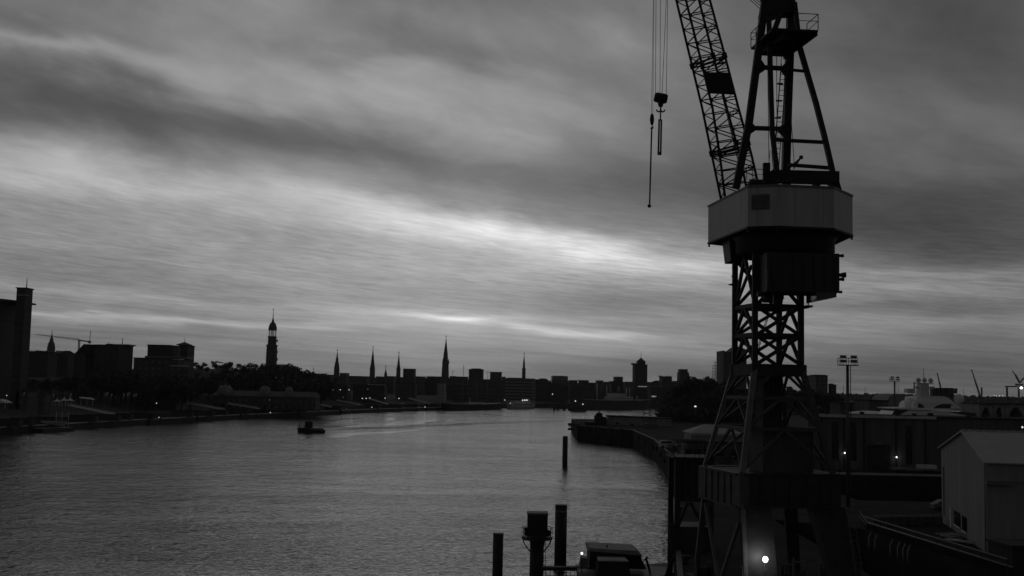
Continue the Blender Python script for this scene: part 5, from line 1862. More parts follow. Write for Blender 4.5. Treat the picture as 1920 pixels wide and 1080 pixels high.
t = thing('timber_pier', 'dark stepped timber head at the tip of the pier', 'pier', V(30, 462, 6))
for x0, x1, yt, dy in ((1096.5, 1117.5, 791.5, 462), (1118, 1137, 787.5, 466)):
    a, b = at(x0, yt, dy), at(x1, yt, dy)
    MB().box(V((a.x + b.x) / 2, dy + 6, 6), b.x - a.x, 10, a.z - 6).build('timber_block', 'wood', t)
for k in (0.2, 1.9, 3.1, 5.6, 7.2):
    q = V(27.8 + k * 2.05, 456.6 - k * 4.12, 0)
    MB().tube(q + V(-.25, -.3, -1), q + V(-.25, -.3, 6.4), .35, n=8).build('fender_pile', 'wood', t)
t = thing('outrigger', 'small dark outrigger frame with wheels over the water at the pier tip', 'outrigger', at(1087, 806, 458))
m = MB()
for y in (796, 799, 805):
    m.beam(at(1066, y, 458), at(1090, y - 1, 458), .3)
m.beam(at(1067, 795, 458), at(1073, 806, 458), .22).beam(at(1078, 796, 458), at(1073, 806, 458), .22).beam(at(1078, 796, 458), at(1086, 806, 458), .22)
m.beam(at(1086, 794, 458), at(1086, 807, 458), .3)
m.build('frame', 'steel', t)
for x, y in ((1067, 795.5), (1067, 804.5), (1071, 795.5), (1071, 804.5)):
    c = at(x, y, 457.8)
    MB().tube(c - V(0, .2, 0), c + V(0, .2, 0), .55, n=12).build('wheel', 'rubber', t)
for x in (1075, 1079):
    MB().tube(at(x, 806, 458), at(x + 1, 823, 458), .07, n=5).build('chain', 'rope', t)
t = thing('winch_house', 'dark lumpy winch on the pier tip', 'winch', at(1122, 788, 468))
c = at(1122, 787.5, 468)
MB().box(c + V(0, 0, -.5), 3.4, 3, 2.4).build('body', 'steel', t)
MB().ball(c + V(.3, 0, 2.2), 1.5, 10, 1.0).build('hood', 'steel', t)
MB().tube(c + V(1.6, 0, .6), c + V(3.2, 0, .6), .8, n=12).build('drum', 'steel', t)
MB().tube(c + V(.4, 0, 3), c + V(.4, 0, 3.9), .15, n=6).build('exhaust', 'steel', t)

t = thing('pier_shed', 'long pale flat shed along the pier', 'shed', at(1190, 797, 470))
a, b, c, d = at(1135, 800, 470), at(1260, 806, 470), at(1260, 786, 470), at(1141, 780, 470)
MB().slab([V(a.x, 470, 6), V(b.x, 470, 6), V(b.x, 470, c.z), V(d.x + .6, 470, d.z - .3), V(a.x, 470, d.z - 1.6)], V(0, 14, 0)).build('wall', 'concrete', t)
MB().slab([V(d.x, 469.5, d.z - .29), V(c.x + .4, 469.5, c.z + .01), V(c.x + .4, 469.5, c.z + .4), V(d.x, 469.5, d.z + .1)], V(0, 15, 0)).build('roof', 'roof', t)
for x, y in ((1158, 794), (1185, 796.5)):
    p = at(x, y, 469.8)
    MB().box(V(p.x, 469.9, p.z - .4), 1.1, .3, .9).build('hatch', 'darkglass', t)
for x in (1151, 1164, 1166):
    p = at(x, 780.5, 474)
    MB().box(V(p.x, 474, p.z - .6), 1.6, 1.4, 1.0).build('roof_vent', 'steel', t)

t = thing('scaffold_tower', 'lattice scaffold tower standing in front of the pale pier shed', 'scaffold', at(1220, 803, 440))
Ys = 440
x0, x1 = at(1208, 780, Ys).x, at(1232, 780, Ys).x
zt = at(1220, 768, Ys).z
m = MB()
for x in (x0, (x0 + x1) / 2, x1):
    for d in (0, 4):
        m.beam(V(x, Ys + d, 6), V(x, Ys + d, zt), .18)
lv = [6 + (zt - 6) * k / 5 for k in range(6)]
for i, z in enumerate(lv):
    for d in (0, 4):
        m.beam(V(x0, Ys + d, z), V(x1, Ys + d, z), .16)
    for x in (x0, x1):
        m.beam(V(x, Ys, z), V(x, Ys + 4, z), .14)
    if i:
        m.beam(V(x0, Ys, lv[i - 1]), V(x1, Ys, z), .12).beam(V(x1, Ys, lv[i - 1]), V(x0, Ys, z), .12)
m.build('frame', 'steel2', t)
MB().box(V((x0 + x1) / 2, Ys + 2, lv[3]), x1 - x0, 3.6, .15).build('deck', 'wood', t)

# low sheds behind the quay rail
t = thing('low_shed', 'low shed with a pale curved roof left of the crane legs', 'shed', at(1325, 822, 330))
a, b = at(1296, 812, 330), at(1392, 812, 330)
MB().box(V((a.x + b.x) / 2, 337, 6), b.x - a.x, 14, a.z - 6).build('wall', 'concrete', t)
MB().hip(V((a.x + b.x) / 2, 337, a.z + .003), b.x - a.x + 1, 15, 2.4, ridge=.35).build('roof', 'sheetroof', t)
MB().box(V((a.x + b.x) / 2, 329.9, a.z - .55), b.x - a.x + .8, .3, .5).build('fascia', 'offwhite', t)
t = thing('low_shed', 'long low dim shed with dark doors behind the landing tower', 'shed', at(1310, 845, 255))
a, b = at(1266, 829, 262), at(1400, 829, 262)
MB().box(V((a.x + b.x) / 2 + 3, 268, 6), b.x - a.x, 10, a.z - 6).build('wall', 'hallwall', t)
MB().box(V((a.x + b.x) / 2 + 3, 268, a.z + .003), b.x - a.x + .8, 10.8, .3).build('roof', 'roof', t)
for x in (1284, 1301, 1320, 1345, 1372):
    p = at(x, 840, 262)
    MB().box(V(p.x + 1, 262.95, 6), 1.7, .2, 2.0).build('door', 'darkglass', t)
p = at(1246, 827, 300)
t = thing('parked_van', 'small pale van parked by the quay edge', 'van', V(p.x + 1, 300, 6))
c = V(p.x + 1, 300, 6)
MB().hexa([c + V(a, b, .35) for a, b in ((-2.4, -.95), (2.4, -.95), (2.4, .95), (-2.4, .95))], [c + V(a, b, 1.25) for a, b in ((-2.4, -.95), (2.3, -.95), (2.3, .95), (-2.4, .95))]).build('body', 'offwhite', t)
MB().hexa([c + V(a, b, 1.254) for a, b in ((-2.4, -.93), (1.5, -.93), (1.5, .93), (-2.4, .93))], [c + V(a, b, 2.1) for a, b in ((-2.3, -.8), (.8, -.8), (.8, .8), (-2.3, .8))]).build('roof', 'offwhite', t)
MB().box(c + V(-.6, -.9, 1.4), 2.6, .08, .45).build('window', 'darkglass', t)
for sx in (-1.5, 1.5):
    for sy in (-.9, .9):
        MB().tube(c + V(sx, sy - .1, .35), c + V(sx, sy + .1, .35), .35, n=12).build('wheel', 'rubber', t)

# quay guard rail on the curved edge
t = thing('quay_railing', 'pale guard rail following the curved quay edge', 'railing', V(38, 261, 6))
m = MB()
railing(m, [V(38.8, 262, 6), V(32.6, 222, 6), V(26.9, 184, 6)], h=1.1, r=.06, step=2.5)
m.build('rail', 'galv', t)

# street lamp among the trees
c = at(1304.5, 762, 480)
t = thing('street_lamp', 'single bright street lamp on a pole in front of the dark tree clump', 'lamp', V(c.x, 480, 6))
MB().tube(V(c.x, 480, 6), V(c.x, 480, c.z + .2), .1, .07, n=6).build('post', 'steel2', t)
MB().ball(c + V(-.2, -.2, 0), .5, 8, .32).build('lamp_head', 'lamp', t)

# ---------------------------------------------------------------- floodlight masts
def flood_mast(label, x, yt, yb, Y, rows, hw):
    b, h = at(x + 1.5, yb, Y), at(x, yt, Y)
    k = Y / F_PX
    t = thing('floodlight_mast', label, 'floodlight mast', V(h.x, Y, 6), 'floodlight masts')
    MB().tube(V(h.x, Y, 6), V(h.x, Y, h.z), .30 if hw > 12 else .24, .2, n=10).build('pole', 'steel2', t)
    pl = MB().box(V(h.x, Y, h.z - .12), hw * 2 * k, 1.6, .12).build('platform', 'steel', t)
    railing(MB(), [V(h.x + s * hw * k, Y + d, h.z) for s, d in ((-1, -.8), (1, -.8), (1, .8), (-1, .8))], h=.95, r=.035, step=.9, closed=True).build('railing', 'steel2', pl)
    for s in (-1, 1):
        for i in range(rows):
            for j in range(2):
                c = V(h.x + s * (hw * .45 + j * hw * .38) * k, Y - .5, h.z + .3 + i * .62)
                MB().box(c, .38, .3, .4).build('floodlight', 'frame', t)
    MB().beam(V(h.x + hw * k, Y, h.z - .05), V(h.x + hw * k * 1.35, Y, h.z - .05), .14).build('bracket', 'steel', t)
    ll = MB()
    ladder(ll, V(h.x + .42, Y, 8), V(h.x + .42, Y, h.z), .35, V(0, 1, 0), rung=.6)
    ll.build('ladder', 'steel2', t)


flood_mast('tall floodlight mast with a railed head right of the crane', 1589, 684, 945, 159, 2, 15.5)
flood_mast('small distant floodlight mast in front of the yacht', 1677, 714.5, 800, 330, 2, 8)

# ---------------------------------------------------------------- long hall across the dry dock
def hall():
    Y = 233
    g = lambda x, y: at(x, y, Y)
    t = thing('shipyard_hall', 'long dark shipyard hall with tall narrow windows across the dry dock', 'building', V(90, Y, 6))
    zt = g(1640, 781.5).z
    x0, x1 = g(1515, 800).x, g(2080, 800).x
    MB().box(V((x0 + x1) / 2, Y + 8, 6), x1 - x0, 16, zt - 6).build('wall', 'hallwall', t)
    rf = MB().box(V((x0 + x1) / 2, Y + 8, zt + .003), x1 - x0 + .8, 16.8, .25).build('roof', 'roof', t)
    MB().box(V((x0 + x1) / 2 - 17, Y - .45, zt - .25), x1 - x0 - 38, .35, .55).build('roof_edge', 'offwhite', rf)
    for k in range(9):
        MB().box(V(g(1560 + k * 45, 790).x, Y + 4 + (k % 3) * 4, zt + .256), .8 + .3 * (k % 2), .8, .35 + .1 * (k % 3)).build('roof_vent', 'steel', rf)
    for a, b, y0, y1 in ((1560, 1572, 790, 863), (1593, 1605, 791, 863), (1698, 1709, 797, 870)):
        p, q, r = g(a, y0), g(b, y0), g(a, y1)
        w_ = MB().box(V((p.x + q.x) / 2, Y - .05, r.z), q.x - p.x, .2, p.z - r.z).build('window', 'darkglass', t)
        bars = MB().box(V((p.x + q.x) / 2, Y - .2, r.z), .1, .09, p.z - r.z)
        for k in range(1, 7):
            bars.box(V((p.x + q.x) / 2, Y - .2, r.z + (p.z - r.z) * k / 7), q.x - p.x, .08, .12)
        bars.build('glazing_bar', 'steel', w_)
    p, q, r = g(1627, 834), g(1669, 834), g(1627, 874)
    MB().box(V((p.x + q.x) / 2, Y - .06, 6.01), q.x - p.x, .22, p.z - 6).build('door', 'steel', t)
    MB().box(V(g(1646, 832).x, Y - .25, p.z + .05), 1.6, .5, .7).build('door_hood', 'frame', t)
    for k in (1540, 1583, 1620, 1680, 1735):
        p = g(k, 800)
        MB().box(V(p.x, Y - .1, 6.01), .35, .25, zt - 6.3).build('downpipe', 'steel', t)
    for x, y in ((1583, 849), (1680, 857)):
        p = g(x, y)
        l = MB().box(p + V(0, -.15, .1), .7, .3, .25).build('wall_lamp', 'steel', t)
        MB().ball(p + V(0, -.35, 0), .16, 12).build('lamp_lens', 'warm', l)
        li = bpy.data.lights.new('wall_lamp_light', 'POINT')
        li.energy = 6
        li.shadow_soft_size = .2
        lo = bpy.data.objects.new('wall_lamp_light', li)
        COL.objects.link(lo)
        lo.location = p + V(0, -.9, -.1)
    # low things on the pavement before the hall
    p = g(1690, 878)
    c = V(p.x, 226, 6)
    v = thing('parked_trailer', 'low flat trailer parked before the dark hall doors', 'trailer', c)
    MB().box(c + V(0, 0, .7), 9, 2.2, .35).build('bed', 'frame', v)
    MB().box(c + V(2.6, 0, 1.054), 3.4, 2.0, .7).build('load', 'offwhite', v)
    for k in (-3, -2.2, 2.6, 3.4):
        MB().tube(c + V(k, -1.1, .38), c + V(k, 1.1, .38), .38, n=12).build('axle_wheels', 'rubber', v)


hall()

# white canvas roof behind the hall and the storage tank
c = at(1663, 783, 320)
a, b = at(1634, 783, 320), at(1742, 783, 320)
zb = a.z
t = thing('canvas_hall', 'low white canvas roof just behind the hall, left of the yacht', 'tent', V(c.x, 330, 6))
m = MB()
n = 14
pts = []
for k in range(n + 1):
    f = k / n
    pts.append(V(a.x + (b.x - a.x) * f, 320, zb + (at(1660, 773.5, 320).z - zb) * math.sin(math.pi * min(1, f * .9 + .1)) ** .7))
m.slab([V(b.x, 320, zb - 1), V(a.x, 320, zb - 1)][::-1] + pts[::-1], V(0, 26, 0))
m.build('canopy', 'tent', t)
MB().box(V((a.x + b.x) / 2, 333, 6), b.x - a.x, 25, zb - 7.01).build('wall', 'hallwall', t)
t = thing('storage_building', 'pale rounded storage building on the right horizon left of the yacht', 'building', at(1680, 752, 700))
a, b = at(1664, 750, 700), at(1697, 750, 700)
m = MB()
top = [at(x, y, 700) for x, y in ((1664, 750), (1667, 744), (1673, 740), (1683, 738.5), (1697, 738.5), (1697, 752))]
m.slab([V(a.x, 700, 6), V(b.x, 700, 6)] + top[:-1][::-1], V(0, 30, 0))
m.build('wall', 'concrete', t)
MB().box(V(at(1668, 750, 699.8).x, 699.9, 6), 3, .3, 6).build('door', 'darkglass', t)
block('low_warehouse', 'long low dark warehouse on the right horizon behind the floodlight masts', 1600, 1665, 752, 520, 'hallwall', 30, 6)
block('low_warehouse', 'low dark warehouse just right of the crane pyramid', 1556, 1600, 757, 430, 'brick', 20, 6)

# ---------------------------------------------------------------- the white yacht
def yacht():
    Y = 300
    g = lambda x, y, d=0: at(x, y, Y + d)
    t = thing('yacht', 'large white yacht with three radar domes behind the hall', 'yacht', V(g(1740, 780).x, Y + 8, 6))
    def deck(name, pts, d0, d1, m='white', parent=None):
        P = [g(x, y, d0) for x, y in pts]
        return MB().slab(P, V(0, d1 - d0, 0)).build(name, m, parent or t)
    zx = g(1740, 830).z
    hl = deck('hull', ((1668, 840), (1860, 840), (1835, 783), (1790, 775), (1772, 771), (1707, 770), (1690, 778), (1660, 784)), 0, 16)
    deck('lower_deck', ((1675, 767), (1803, 771), (1801, 769.3), (1770, 766), (1710, 764.5), (1674, 765)), 1, 14)
    deck('side_recess', ((1672, 778), (1708, 769.5), (1708, 767.6), (1678, 767.6)), 1.4, 12, 'darkglass')
    deck('side_recess', ((1773, 772), (1795, 779), (1832, 781), (1830, 774), (1802, 772)), 1.2, 12, 'darkglass')
    md = deck('middle_deck', ((1712, 764.8), (1803, 766.5), (1796, 759), (1788, 755), (1718, 752), (1713, 757)), 2, 13)
    deck('window', ((1750, 765.5), (1782, 765.5), (1784, 757.5), (1768, 757.3), (1757, 760)), 1.9, 2.1, 'darkglass', md)
    deck('window', ((1721, 765), (1734, 765), (1729, 758), (1722, 756.5)), 1.9, 2.1, 'darkglass', md)
    deck('upper_deck', ((1718, 752.2), (1789, 755), (1777, 745), (1770, 743), (1735, 743), (1719, 744)), 3, 12)
    py = deck('mast_pylon', ((1726, 743.2), (1743, 743.2), (1741.5, 718), (1729, 718)), 5, 9, 'offwhite')
    deck('crossarm', ((1718, 719), (1751, 719.5), (1751, 718), (1718, 717.5)), 5.5, 7.5, 'offwhite', py)
    deck('crossarm', ((1718, 728.5), (1727, 728.5), (1727, 726), (1719, 724)), 6, 7.5, 'offwhite', py)
    deck('crossarm', ((1742, 728.8), (1754, 729), (1752, 724.5), (1742, 726)), 6, 7.5, 'offwhite', py)
    deck('antenna_post', ((1713.5, 733), (1716, 733), (1715.6, 716), (1714, 716)), 6, 6.5, 'offwhite', py)
    MB().tube(g(1732, 709, 6), g(1731.5, 690, 6), .09, .05, n=5).build('antenna', 'steel2', py)
    for x, y in ((1722.2, 713), (1733.5, 713), (1745, 713.5)):
        MB().ball(g(x, y, 6.5), 4.6 * Y / F_PX, 14).build('radar_dome', 'offwhite', py)
    deck('wing', ((1702, 736), (1716, 738), (1716, 729), (1703, 728.5)), 5, 8, 'offwhite')
    for x, y, r in ((1706, 757, 11), (1798, 748, 9.5)):
        MB().ball(g(x, y, 5), r * Y / F_PX, 16).build('satellite_dome', 'white', t)
    for i, (a, b) in enumerate(((1749, 1754), (1757, 1762), (1765, 1774), (1776, 1788))):
        deck('funnel', ((a, 745), (b + 1, 747), (b - .5, 727.5), (a - 1, 727)), 7, 9, 'steel2')
    deck('funnel', ((1790.5, 738), (1794.5, 738), (1795.5, 728), (1791.5, 728)), 7, 8.5, 'steel2')


yacht()

# arched sheds and cranes on the right horizon
for i, (x0, x1) in enumerate(((1836, 1862), (1863, 1884), (1885, 1925))):
    Y = 480
    a, b = at(x0, 781, Y), at(x1, 781, Y)
    zt = at(x0, 758, Y).z
    t = thing('arched_shed', ['arched open shed nearest the yacht', 'middle and narrowest of the arched open sheds', 'arched open shed at the right edge'][i], 'shed', V((a.x + b.x) / 2, Y + 10, 6), 'arched open sheds on the right')
    c, r = (a.x + b.x) / 2, (b.x - a.x) / 2 - .2
    n = 12
    outer = [V(c - r - .15, Y, 6)] + [V(c - r - .15, Y, zt)] + [V(c + r + .15, Y, zt)] + [V(c + r + .15, Y, 6)]
    arch = [V(c + r * .86 * math.cos(math.pi * k / n), Y, 7 + (zt - 8.2) * math.sin(math.pi * k / n)) for k in range(n + 1)]
    m = MB()
    # front with an arch cut out
    P = [V(c + r + .15, Y, 6), V(c + r + .15, Y, zt), V(c - r - .15, Y, zt), V(c - r - .15, Y, 6), V(c - r * .86, Y, 6)] + arch[::-1] + [V(c + r * .86, Y, 6)]
    m.slab(P[::-1], V(0, 20, 0))
    m.build('arched_wall', 'concrete', t)
    MB().box(V(c, Y + 10, zt + .004), 2 * r + .6, 21, .4).build('roof', 'roof', t)
    MB().box(V(c, Y + 19.2, 6), 2 * r - .1, .3, zt - 6.1).build('back_wall', 'darkglass', t)


def slewing_crane(label, base, tip, Y, post=None, wd=2.2):
    t = thing('dockside_crane', label, 'crane', V(at(base[0], base[1], Y).x, Y, 5), 'cranes on the right horizon')
    a, b = at(base[0], base[1], Y), at(tip[0], tip[1], Y)
    k = Y / F_PX
    m = MB()
    m.beam(a, a + (b - a) * .55, wd * 1.2 * k, None, wd * k, None)
    m.beam(a + (b - a) * .55, b, wd * .9 * k, None, wd * .45 * k, None)
    m.box(b - V(0, 0, k * 1.2), 2 * k, 2 * k, 2.2 * k)
    m.build('jib', 'frame', t)
    m = MB().box(V(a.x, Y, 5), 5 * k, 5 * k, max(2, a.z - 5))
    m.build('crane_house', 'steel2', t)
    if post:
        p, q = at(post[0], post[1], Y), at(post[0], post[2], Y)
        MB().box(V(p.x, Y, q.z), 2.4 * k, 2.4 * k, p.z - q.z).box(V(p.x, Y, p.z), 4 * k, 3 * k, .8 * k).build('counterweight_post', 'steel2', t)
    return t


slewing_crane('distant crane jib rising behind the yacht funnels', (1766, 737), (1757.5, 700.5), 1300)
slewing_crane('distant crane with a leaning jib and a stub post, right of the yacht', (1837, 741), (1822, 694), 1300, post=(1840.5, 727.5, 742))
# portal crane with the glaring lamp at the right edge
Y = 1100
k = Y / F_PX
t = thing('portal_crane', 'distant portal crane with a glaring lamp at the right edge', 'crane', V(at(1905, 742, Y).x, Y, 5))
for x in (1888, 1910, 1936):
    p = at(x, 726, Y)
    MB().box(V(p.x, Y, 5), 2.6 * k, 3 * k, p.z - 5).build('portal_leg', 'steel2', t)
a, b = at(1885, 724.6, Y), at(1940, 724.6, Y)
MB().beam(a, b, 3 * k, 2.4 * k).build('portal_beam', 'steel2', t)
p = at(1911, 719.5, Y)
MB().box(V(p.x, Y, p.z - 1.8), 13 * k, 5 * k, 3.4 * k).build('crane_house', 'steel2', t)
MB().beam(at(1912, 718, Y), at(1904, 703, Y), 3 * k, None, 1.8 * k).beam(at(1904, 703, Y), at(1898, 695, Y), 1.6 * k, None, .6 * k).build('jib', 'frame', t)
MB().beam(at(1912, 718, Y), at(1930, 697, Y), 2.2 * k, None, 1.2 * k).build('counter_jib', 'frame', t)
MB().ball(at(1915, 727.2, Y - 3), 2.7 * k, 12, 2.4 * k).build('lamp', 'warm', t)
for i, (x, y) in enumerate(((1864, 741.5), (1874, 741.8), (1880, 742), (1868, 742.5))):
    c = at(x, y, 1250)
    t = thing('street_lamp', ['leftmost of the tiny lamps left of the distant portal crane', 'third of the tiny lamps left of the distant portal crane', 'rightmost of the tiny lamps left of the distant portal crane', 'second and lowest of the tiny lamps left of the distant portal crane'][i], 'lamp', V(c.x, 1250, 5), 'tiny lamps by the distant portal crane')
    MB().tube(V(c.x, 1250.4, 5), V(c.x, 1250.4, c.z), .12, n=5).build('post', 'steel2', t)
    MB().ball(c, .42, 8).build('lamp_head', 'lamp', t)
p = at(1917, 801, 228)
t = thing('street_lamp', 'lit lamp on a post at the right edge before the dark hall', 'lamp', V(p.x, 228, 6))
MB().tube(V(p.x, 228.3, 6), V(p.x, 228.3, p.z), .08, n=6).build('post', 'steel2', t)
MB().ball(p, .2, 8).build('lamp_head', 'lamp', t)

# ---------------------------------------------------------------- white gabled building on the right
def gabled():
    A, B = V(54.4, 142, 6), V(48.5, 114.7, 6)          # feet of the gable wall
    d = (B - A)
    wdt = d.length
    d = d.normalized()
    n = V(-d.y, d.x, 0)                                 # along the ridge, to the right
    if n.x < 0:
        n = -n
    ze, zr = 15.15, 17.75
    Ln = 30
    t = thing('white_workshop', 'white rendered workshop with a gable and corrugated roof at the right edge', 'building', (A + B) / 2)
    m = MB()
    f = .56                                             # the ridge sits off centre as seen from here
    P = [A, B, B + V(0, 0, ze - 6), A + d * wdt * f + V(0, 0, zr - 6), A + V(0, 0, ze - 6)]
    m.slab(P[::-1], n * Ln)
    m.build('wall', 'render', t)
    for s0, s1 in ((P[2], P[3]), (P[3], P[4])):
        u = (s0 - s1).normalized()
        e0 = s0 + (u * .6 if s0 == P[2] else V(0, 0, 0))
        e1 = s1 - (u * .6 if s1 == P[4] else V(0, 0, 0))
        up = u.cross(n)
        if up.z < 0:
            up = -up
        q = [e0 - n * .35 + up * .01, e1 - n * .35 + up * .01, e1 + n * Ln + up * .01, e0 + n * Ln + up * .01]
        MB().slab(q, up * .14).build('roof', 'sheetroof', t)
    rc = MB()
    for k in range(40):
        c = P[3] + n * (k * .75) + V(0, 0, .12)
        rc.box(c, .5, .5, .16)
    rc.build('ridge_cap', 'sheetroof', t)
    # eave box and ledge on the long right wall
    MB().slab([B + d * .003 + V(0, 0, z) + n * .1 for z in (7.3, 9.0)] + [B + d * .16 + V(0, 0, 9.0) + n * .1, B + d * .16 + V(0, 0, 7.3) + n * .1], n * Ln).build('eave_panel', 'render', t)
    MB().slab([B + d * .003 + V(0, 0, z) - n * .2 for z in (7.0, 7.22)] + [B + d * .9 + V(0, 0, 7.22) - n * .2, B + d * .9 + V(0, 0, 7.0) - n * .2], n * 2.6).build('ledge', 'frame', t)
    # lower canopy, windows and door
    w0 = 24.0
    for x0, x1, y0, y1 in ((1790, 1801, 956, 979), (1805, 1813, 966, 981)):
        def hit(px, py):
            r = ray(px, py)
            nn = n
            k = (A - EYE).dot(nn) / r.dot(nn)
            return EYE + r * k
        p, q = hit(x0, y0), hit(x1, y0)
        h = 1.6
        zz = p.z
        w_ = MB().slab([V(p.x, p.y, zz - h) - n * .03, V(q.x, q.y, zz - h) - n * .03, V(q.x, q.y, zz) - n * .03, V(p.x, p.y, zz) - n * .03], -n * .06).build('window', 'darkglass', t)
        MB().beam(V(p.x, p.y, zz - h - .1) - n * .1, V(q.x, q.y, zz - h - .1) - n * .1, .12).build('sill', 'white', w_)
    p = hit(1786, 952)
    MB().beam(V(p.x, p.y, p.z - 2.3) - n * .12, V(p.x, p.y, p.z) - n * .12, .3).build('pale_post', 'white', t)
    dp = MB().tube(B - n * .12 - d * .3 + V(0, 0, 0), B - n * .12 - d * .3 + V(0, 0, 9), .08, n=8)
    dp.build('downpipe', 'render', t)
    p = hit(1771, 931)
    MB().beam(V(p.x, p.y, 7) - n * .1, V(p.x, p.y, 13) - n * .1, .1).build('cable_duct', 'frame', t)


gabled()

# hut at the bottom right corner with a pale hatch
p = onz(1878, 1075, 6)
t = thing('dark_hut', 'flat dark hut below the white workshop in the bottom right corner', 'hut', V(47.2, 104, 6))
MB().box(V(46.6, 103.5, 6), 3.6, 4, 2.5, .12).build('wall', 'steel', t)
MB().box(V(46.6, 103.5, 8.503), 4.0, 4.4, .18, .12).build('roof', 'steel', t)
MB().box(V(46.9, 101.42, 7.1), .3, .1, .8, .12).build('pale_hatch', 'offwhite', t)

# parapet with double rail beside the sunken yard
t = thing('parapet', 'pale double rail parapet running down beside the dashed lane', 'parapet', V(43, 119, 6))
a, b = V(41.95, 132.6, 6), V(44.7, 101, 6)
m = MB().beam(a + V(.15, 0, .35), b + V(.15, 0, .35), .3, .7)
m.build('kerb_wall', 'basin', t)
for z, o, wd in ((.82, .15, .2), (1.5, -.25, .1)):
    MB().beam(a + V(o, 0, z), b + V(o, 0, z), wd, .1).build('rail', 'galv', t)
for k in range(8):
    q = a + (b - a) * (k / 7)
    MB().beam(q + V(-.25, 0, -.2), q + V(-.25, 0, 1.5), .05).build('post', 'steel', t)
for i, (x, y) in enumerate(((1636, 1012), (1646, 1010), (1671, 1022), (1682, 1028), (1690, 1032), (1697, 1036))):
    q = a + (b - a) * ((x - 1625) / 190)
    c = q + V(-.45, 0, -1.3)
    t2 = thing('fender_rope', 'grey frayed fender rope hanging below the parapet', 'rope', c + V(0, 0, -.8), 'fender ropes below the parapet')
    MB().path([c + V(.25, 0, 1.2), c + V(0, .1, .5), c + V(-.08, -.25, -.3), c + V(0, .1, -.9)], .06, 5).build('rope', 'galv', t2)

# fence along the near rim of the dock yard
t = thing('guard_fence', 'long pale guard rail on posts from the lane end to the white workshop', 'fence', onz(1690, 972, 6))
a, b = onz(1624, 980, 6), onz(1766, 986, 6)
a, b = V(a.x, 136.5, 6), V(at(1766, 980, 139).x, 139, 6)
MB().beam(a + V(0, 0, 1.15), b + V(0, 0, 1.15), .12, .1).build('top_rail', 'galv', t)
MB().beam(a + V(0, .1, .5), b + V(0, .1, .5), .1, .95).build('panel', 'frame', t)
for k in range(9):
    q = a + (b - a) * (k / 8)
    MB().beam(q + V(0, -.1, 0), q + V(0, -.1, 1.1), .09).build('post', 'steel2', t)
# gangway railings at the lane end
t = thing('boarding_stair', 'small pale boarding stair with slanting handrails at the lane end', 'stair', V(at(1618, 980, 136).x, 136, 6))
for (x0, y0, x1, y1) in ((1612, 958, 1624, 976), (1611, 968, 1623, 983), (1614, 964, 1625, 979)):
    MB().beam(at(x0, y0, 136), at(x1, y1, 135), .09).build('handrail', 'galv', t)
MB().beam(at(1611, 972, 136.3), at(1624, 986, 135.3), .7, .12).build('tread_board', 'steel2', t)
for x, y in ((1613, 961), (1619, 969), (1624, 976)):
    q = at(x, y, 135.6)
    MB().beam(V(q.x, 135.6, 6), q, .07).build('post', 'steel2', t)

# heaps of pale rods beside the workshop
rr_ = random.Random(5)
for i, (x, y, n) in enumerate(((1786, 1007, 12), (1806, 1019, 10))):
    c = onz(x, y, 6)
    t = thing('rod_pile', ['untidy pile of pale rods beside the workshop windows', 'flat stack of pale rods nearer the dashed lane'][i], 'rods', c)
    for k in range(n):
        ang = rr_.uniform(-.9, .9) if i == 0 else rr_.uniform(-.12, .12) - .95
        o = V(rr_.uniform(-.5, .5), rr_.uniform(-1.6, 1.6) if i == 0 else rr_.uniform(-.5, .5), .1 + .07 * (k // 3))
        dd = V(math.cos(ang), math.sin(ang), rr_.uniform(0, .18) if i == 0 else 0) * (1.0 if i == 0 else 1.7)
        MB().tube(c + o - dd, c + o + dd, .05, n=6).build('rod', 'offwhite', t)

# things on the quay at the crane's feet
c = onz(1328, 1092, 6)
t = thing('cable_drum', 'round dark cable drum standing by the left crane legs', 'drum', V(15.9, 92.5, 6))
c = V(16.0, 92.6, 7.0)
for s in (-.6, .6):
    MB().tube(c + V(s - .05, 0, 0), c + V(s + .05, 0, 0), 1.0, n=24).build('flange', 'wood', t)
MB().tube(c + V(-.54, 0, 0), c + V(.54, 0, 0), .6, n=18).build('cable', 'rope', t)
c = V(at(1393, 1063, 86).x, 86, 6)
tag(MB().tube(V(c.x, 86, 6), V(c.x, 86, at(1393, 1063, 86).z), .045, n=8).beam(V(c.x - .2, 86, at(1393, 1063, 86).z), V(c.x + .1, 86, at(1393, 1063, 86).z), .06).build('sign_post', 'offwhite', org=c), 'thin pale post at the left front crane leg', 'post')
for i, (x, Y_) in enumerate(((1500, 92), (1475, 94), (1548, 96))):
    p = at(x, 1060, Y_)
    t = thing('gas_bottle_rack', ['narrow upright rack between the crane legs', 'second narrow rack deeper between the crane legs', 'low rack at the foot of the right crane leg'][i], 'rack', V(p.x, Y_, 6))
    for sx in (-.5, .5):
        MB().beam(V(p.x + sx, Y_, 6), V(p.x + sx, Y_, 8.6 - .5 * i), .12).build('post', 'frame', t)
    MB().beam(V(p.x - .56, Y_, 8.2 - .5 * i), V(p.x + .56, Y_, 8.2 - .5 * i), .14).build('rail', 'frame', t)
    for sx in (-.3, 0, .3):
        MB().lathe(V(p.x + sx, Y_ + .1, 6), [(.12, 0), (.12, 1.3), (.05, 1.5), (.05, 1.6)], 10).build('bottle', 'steel2', t)
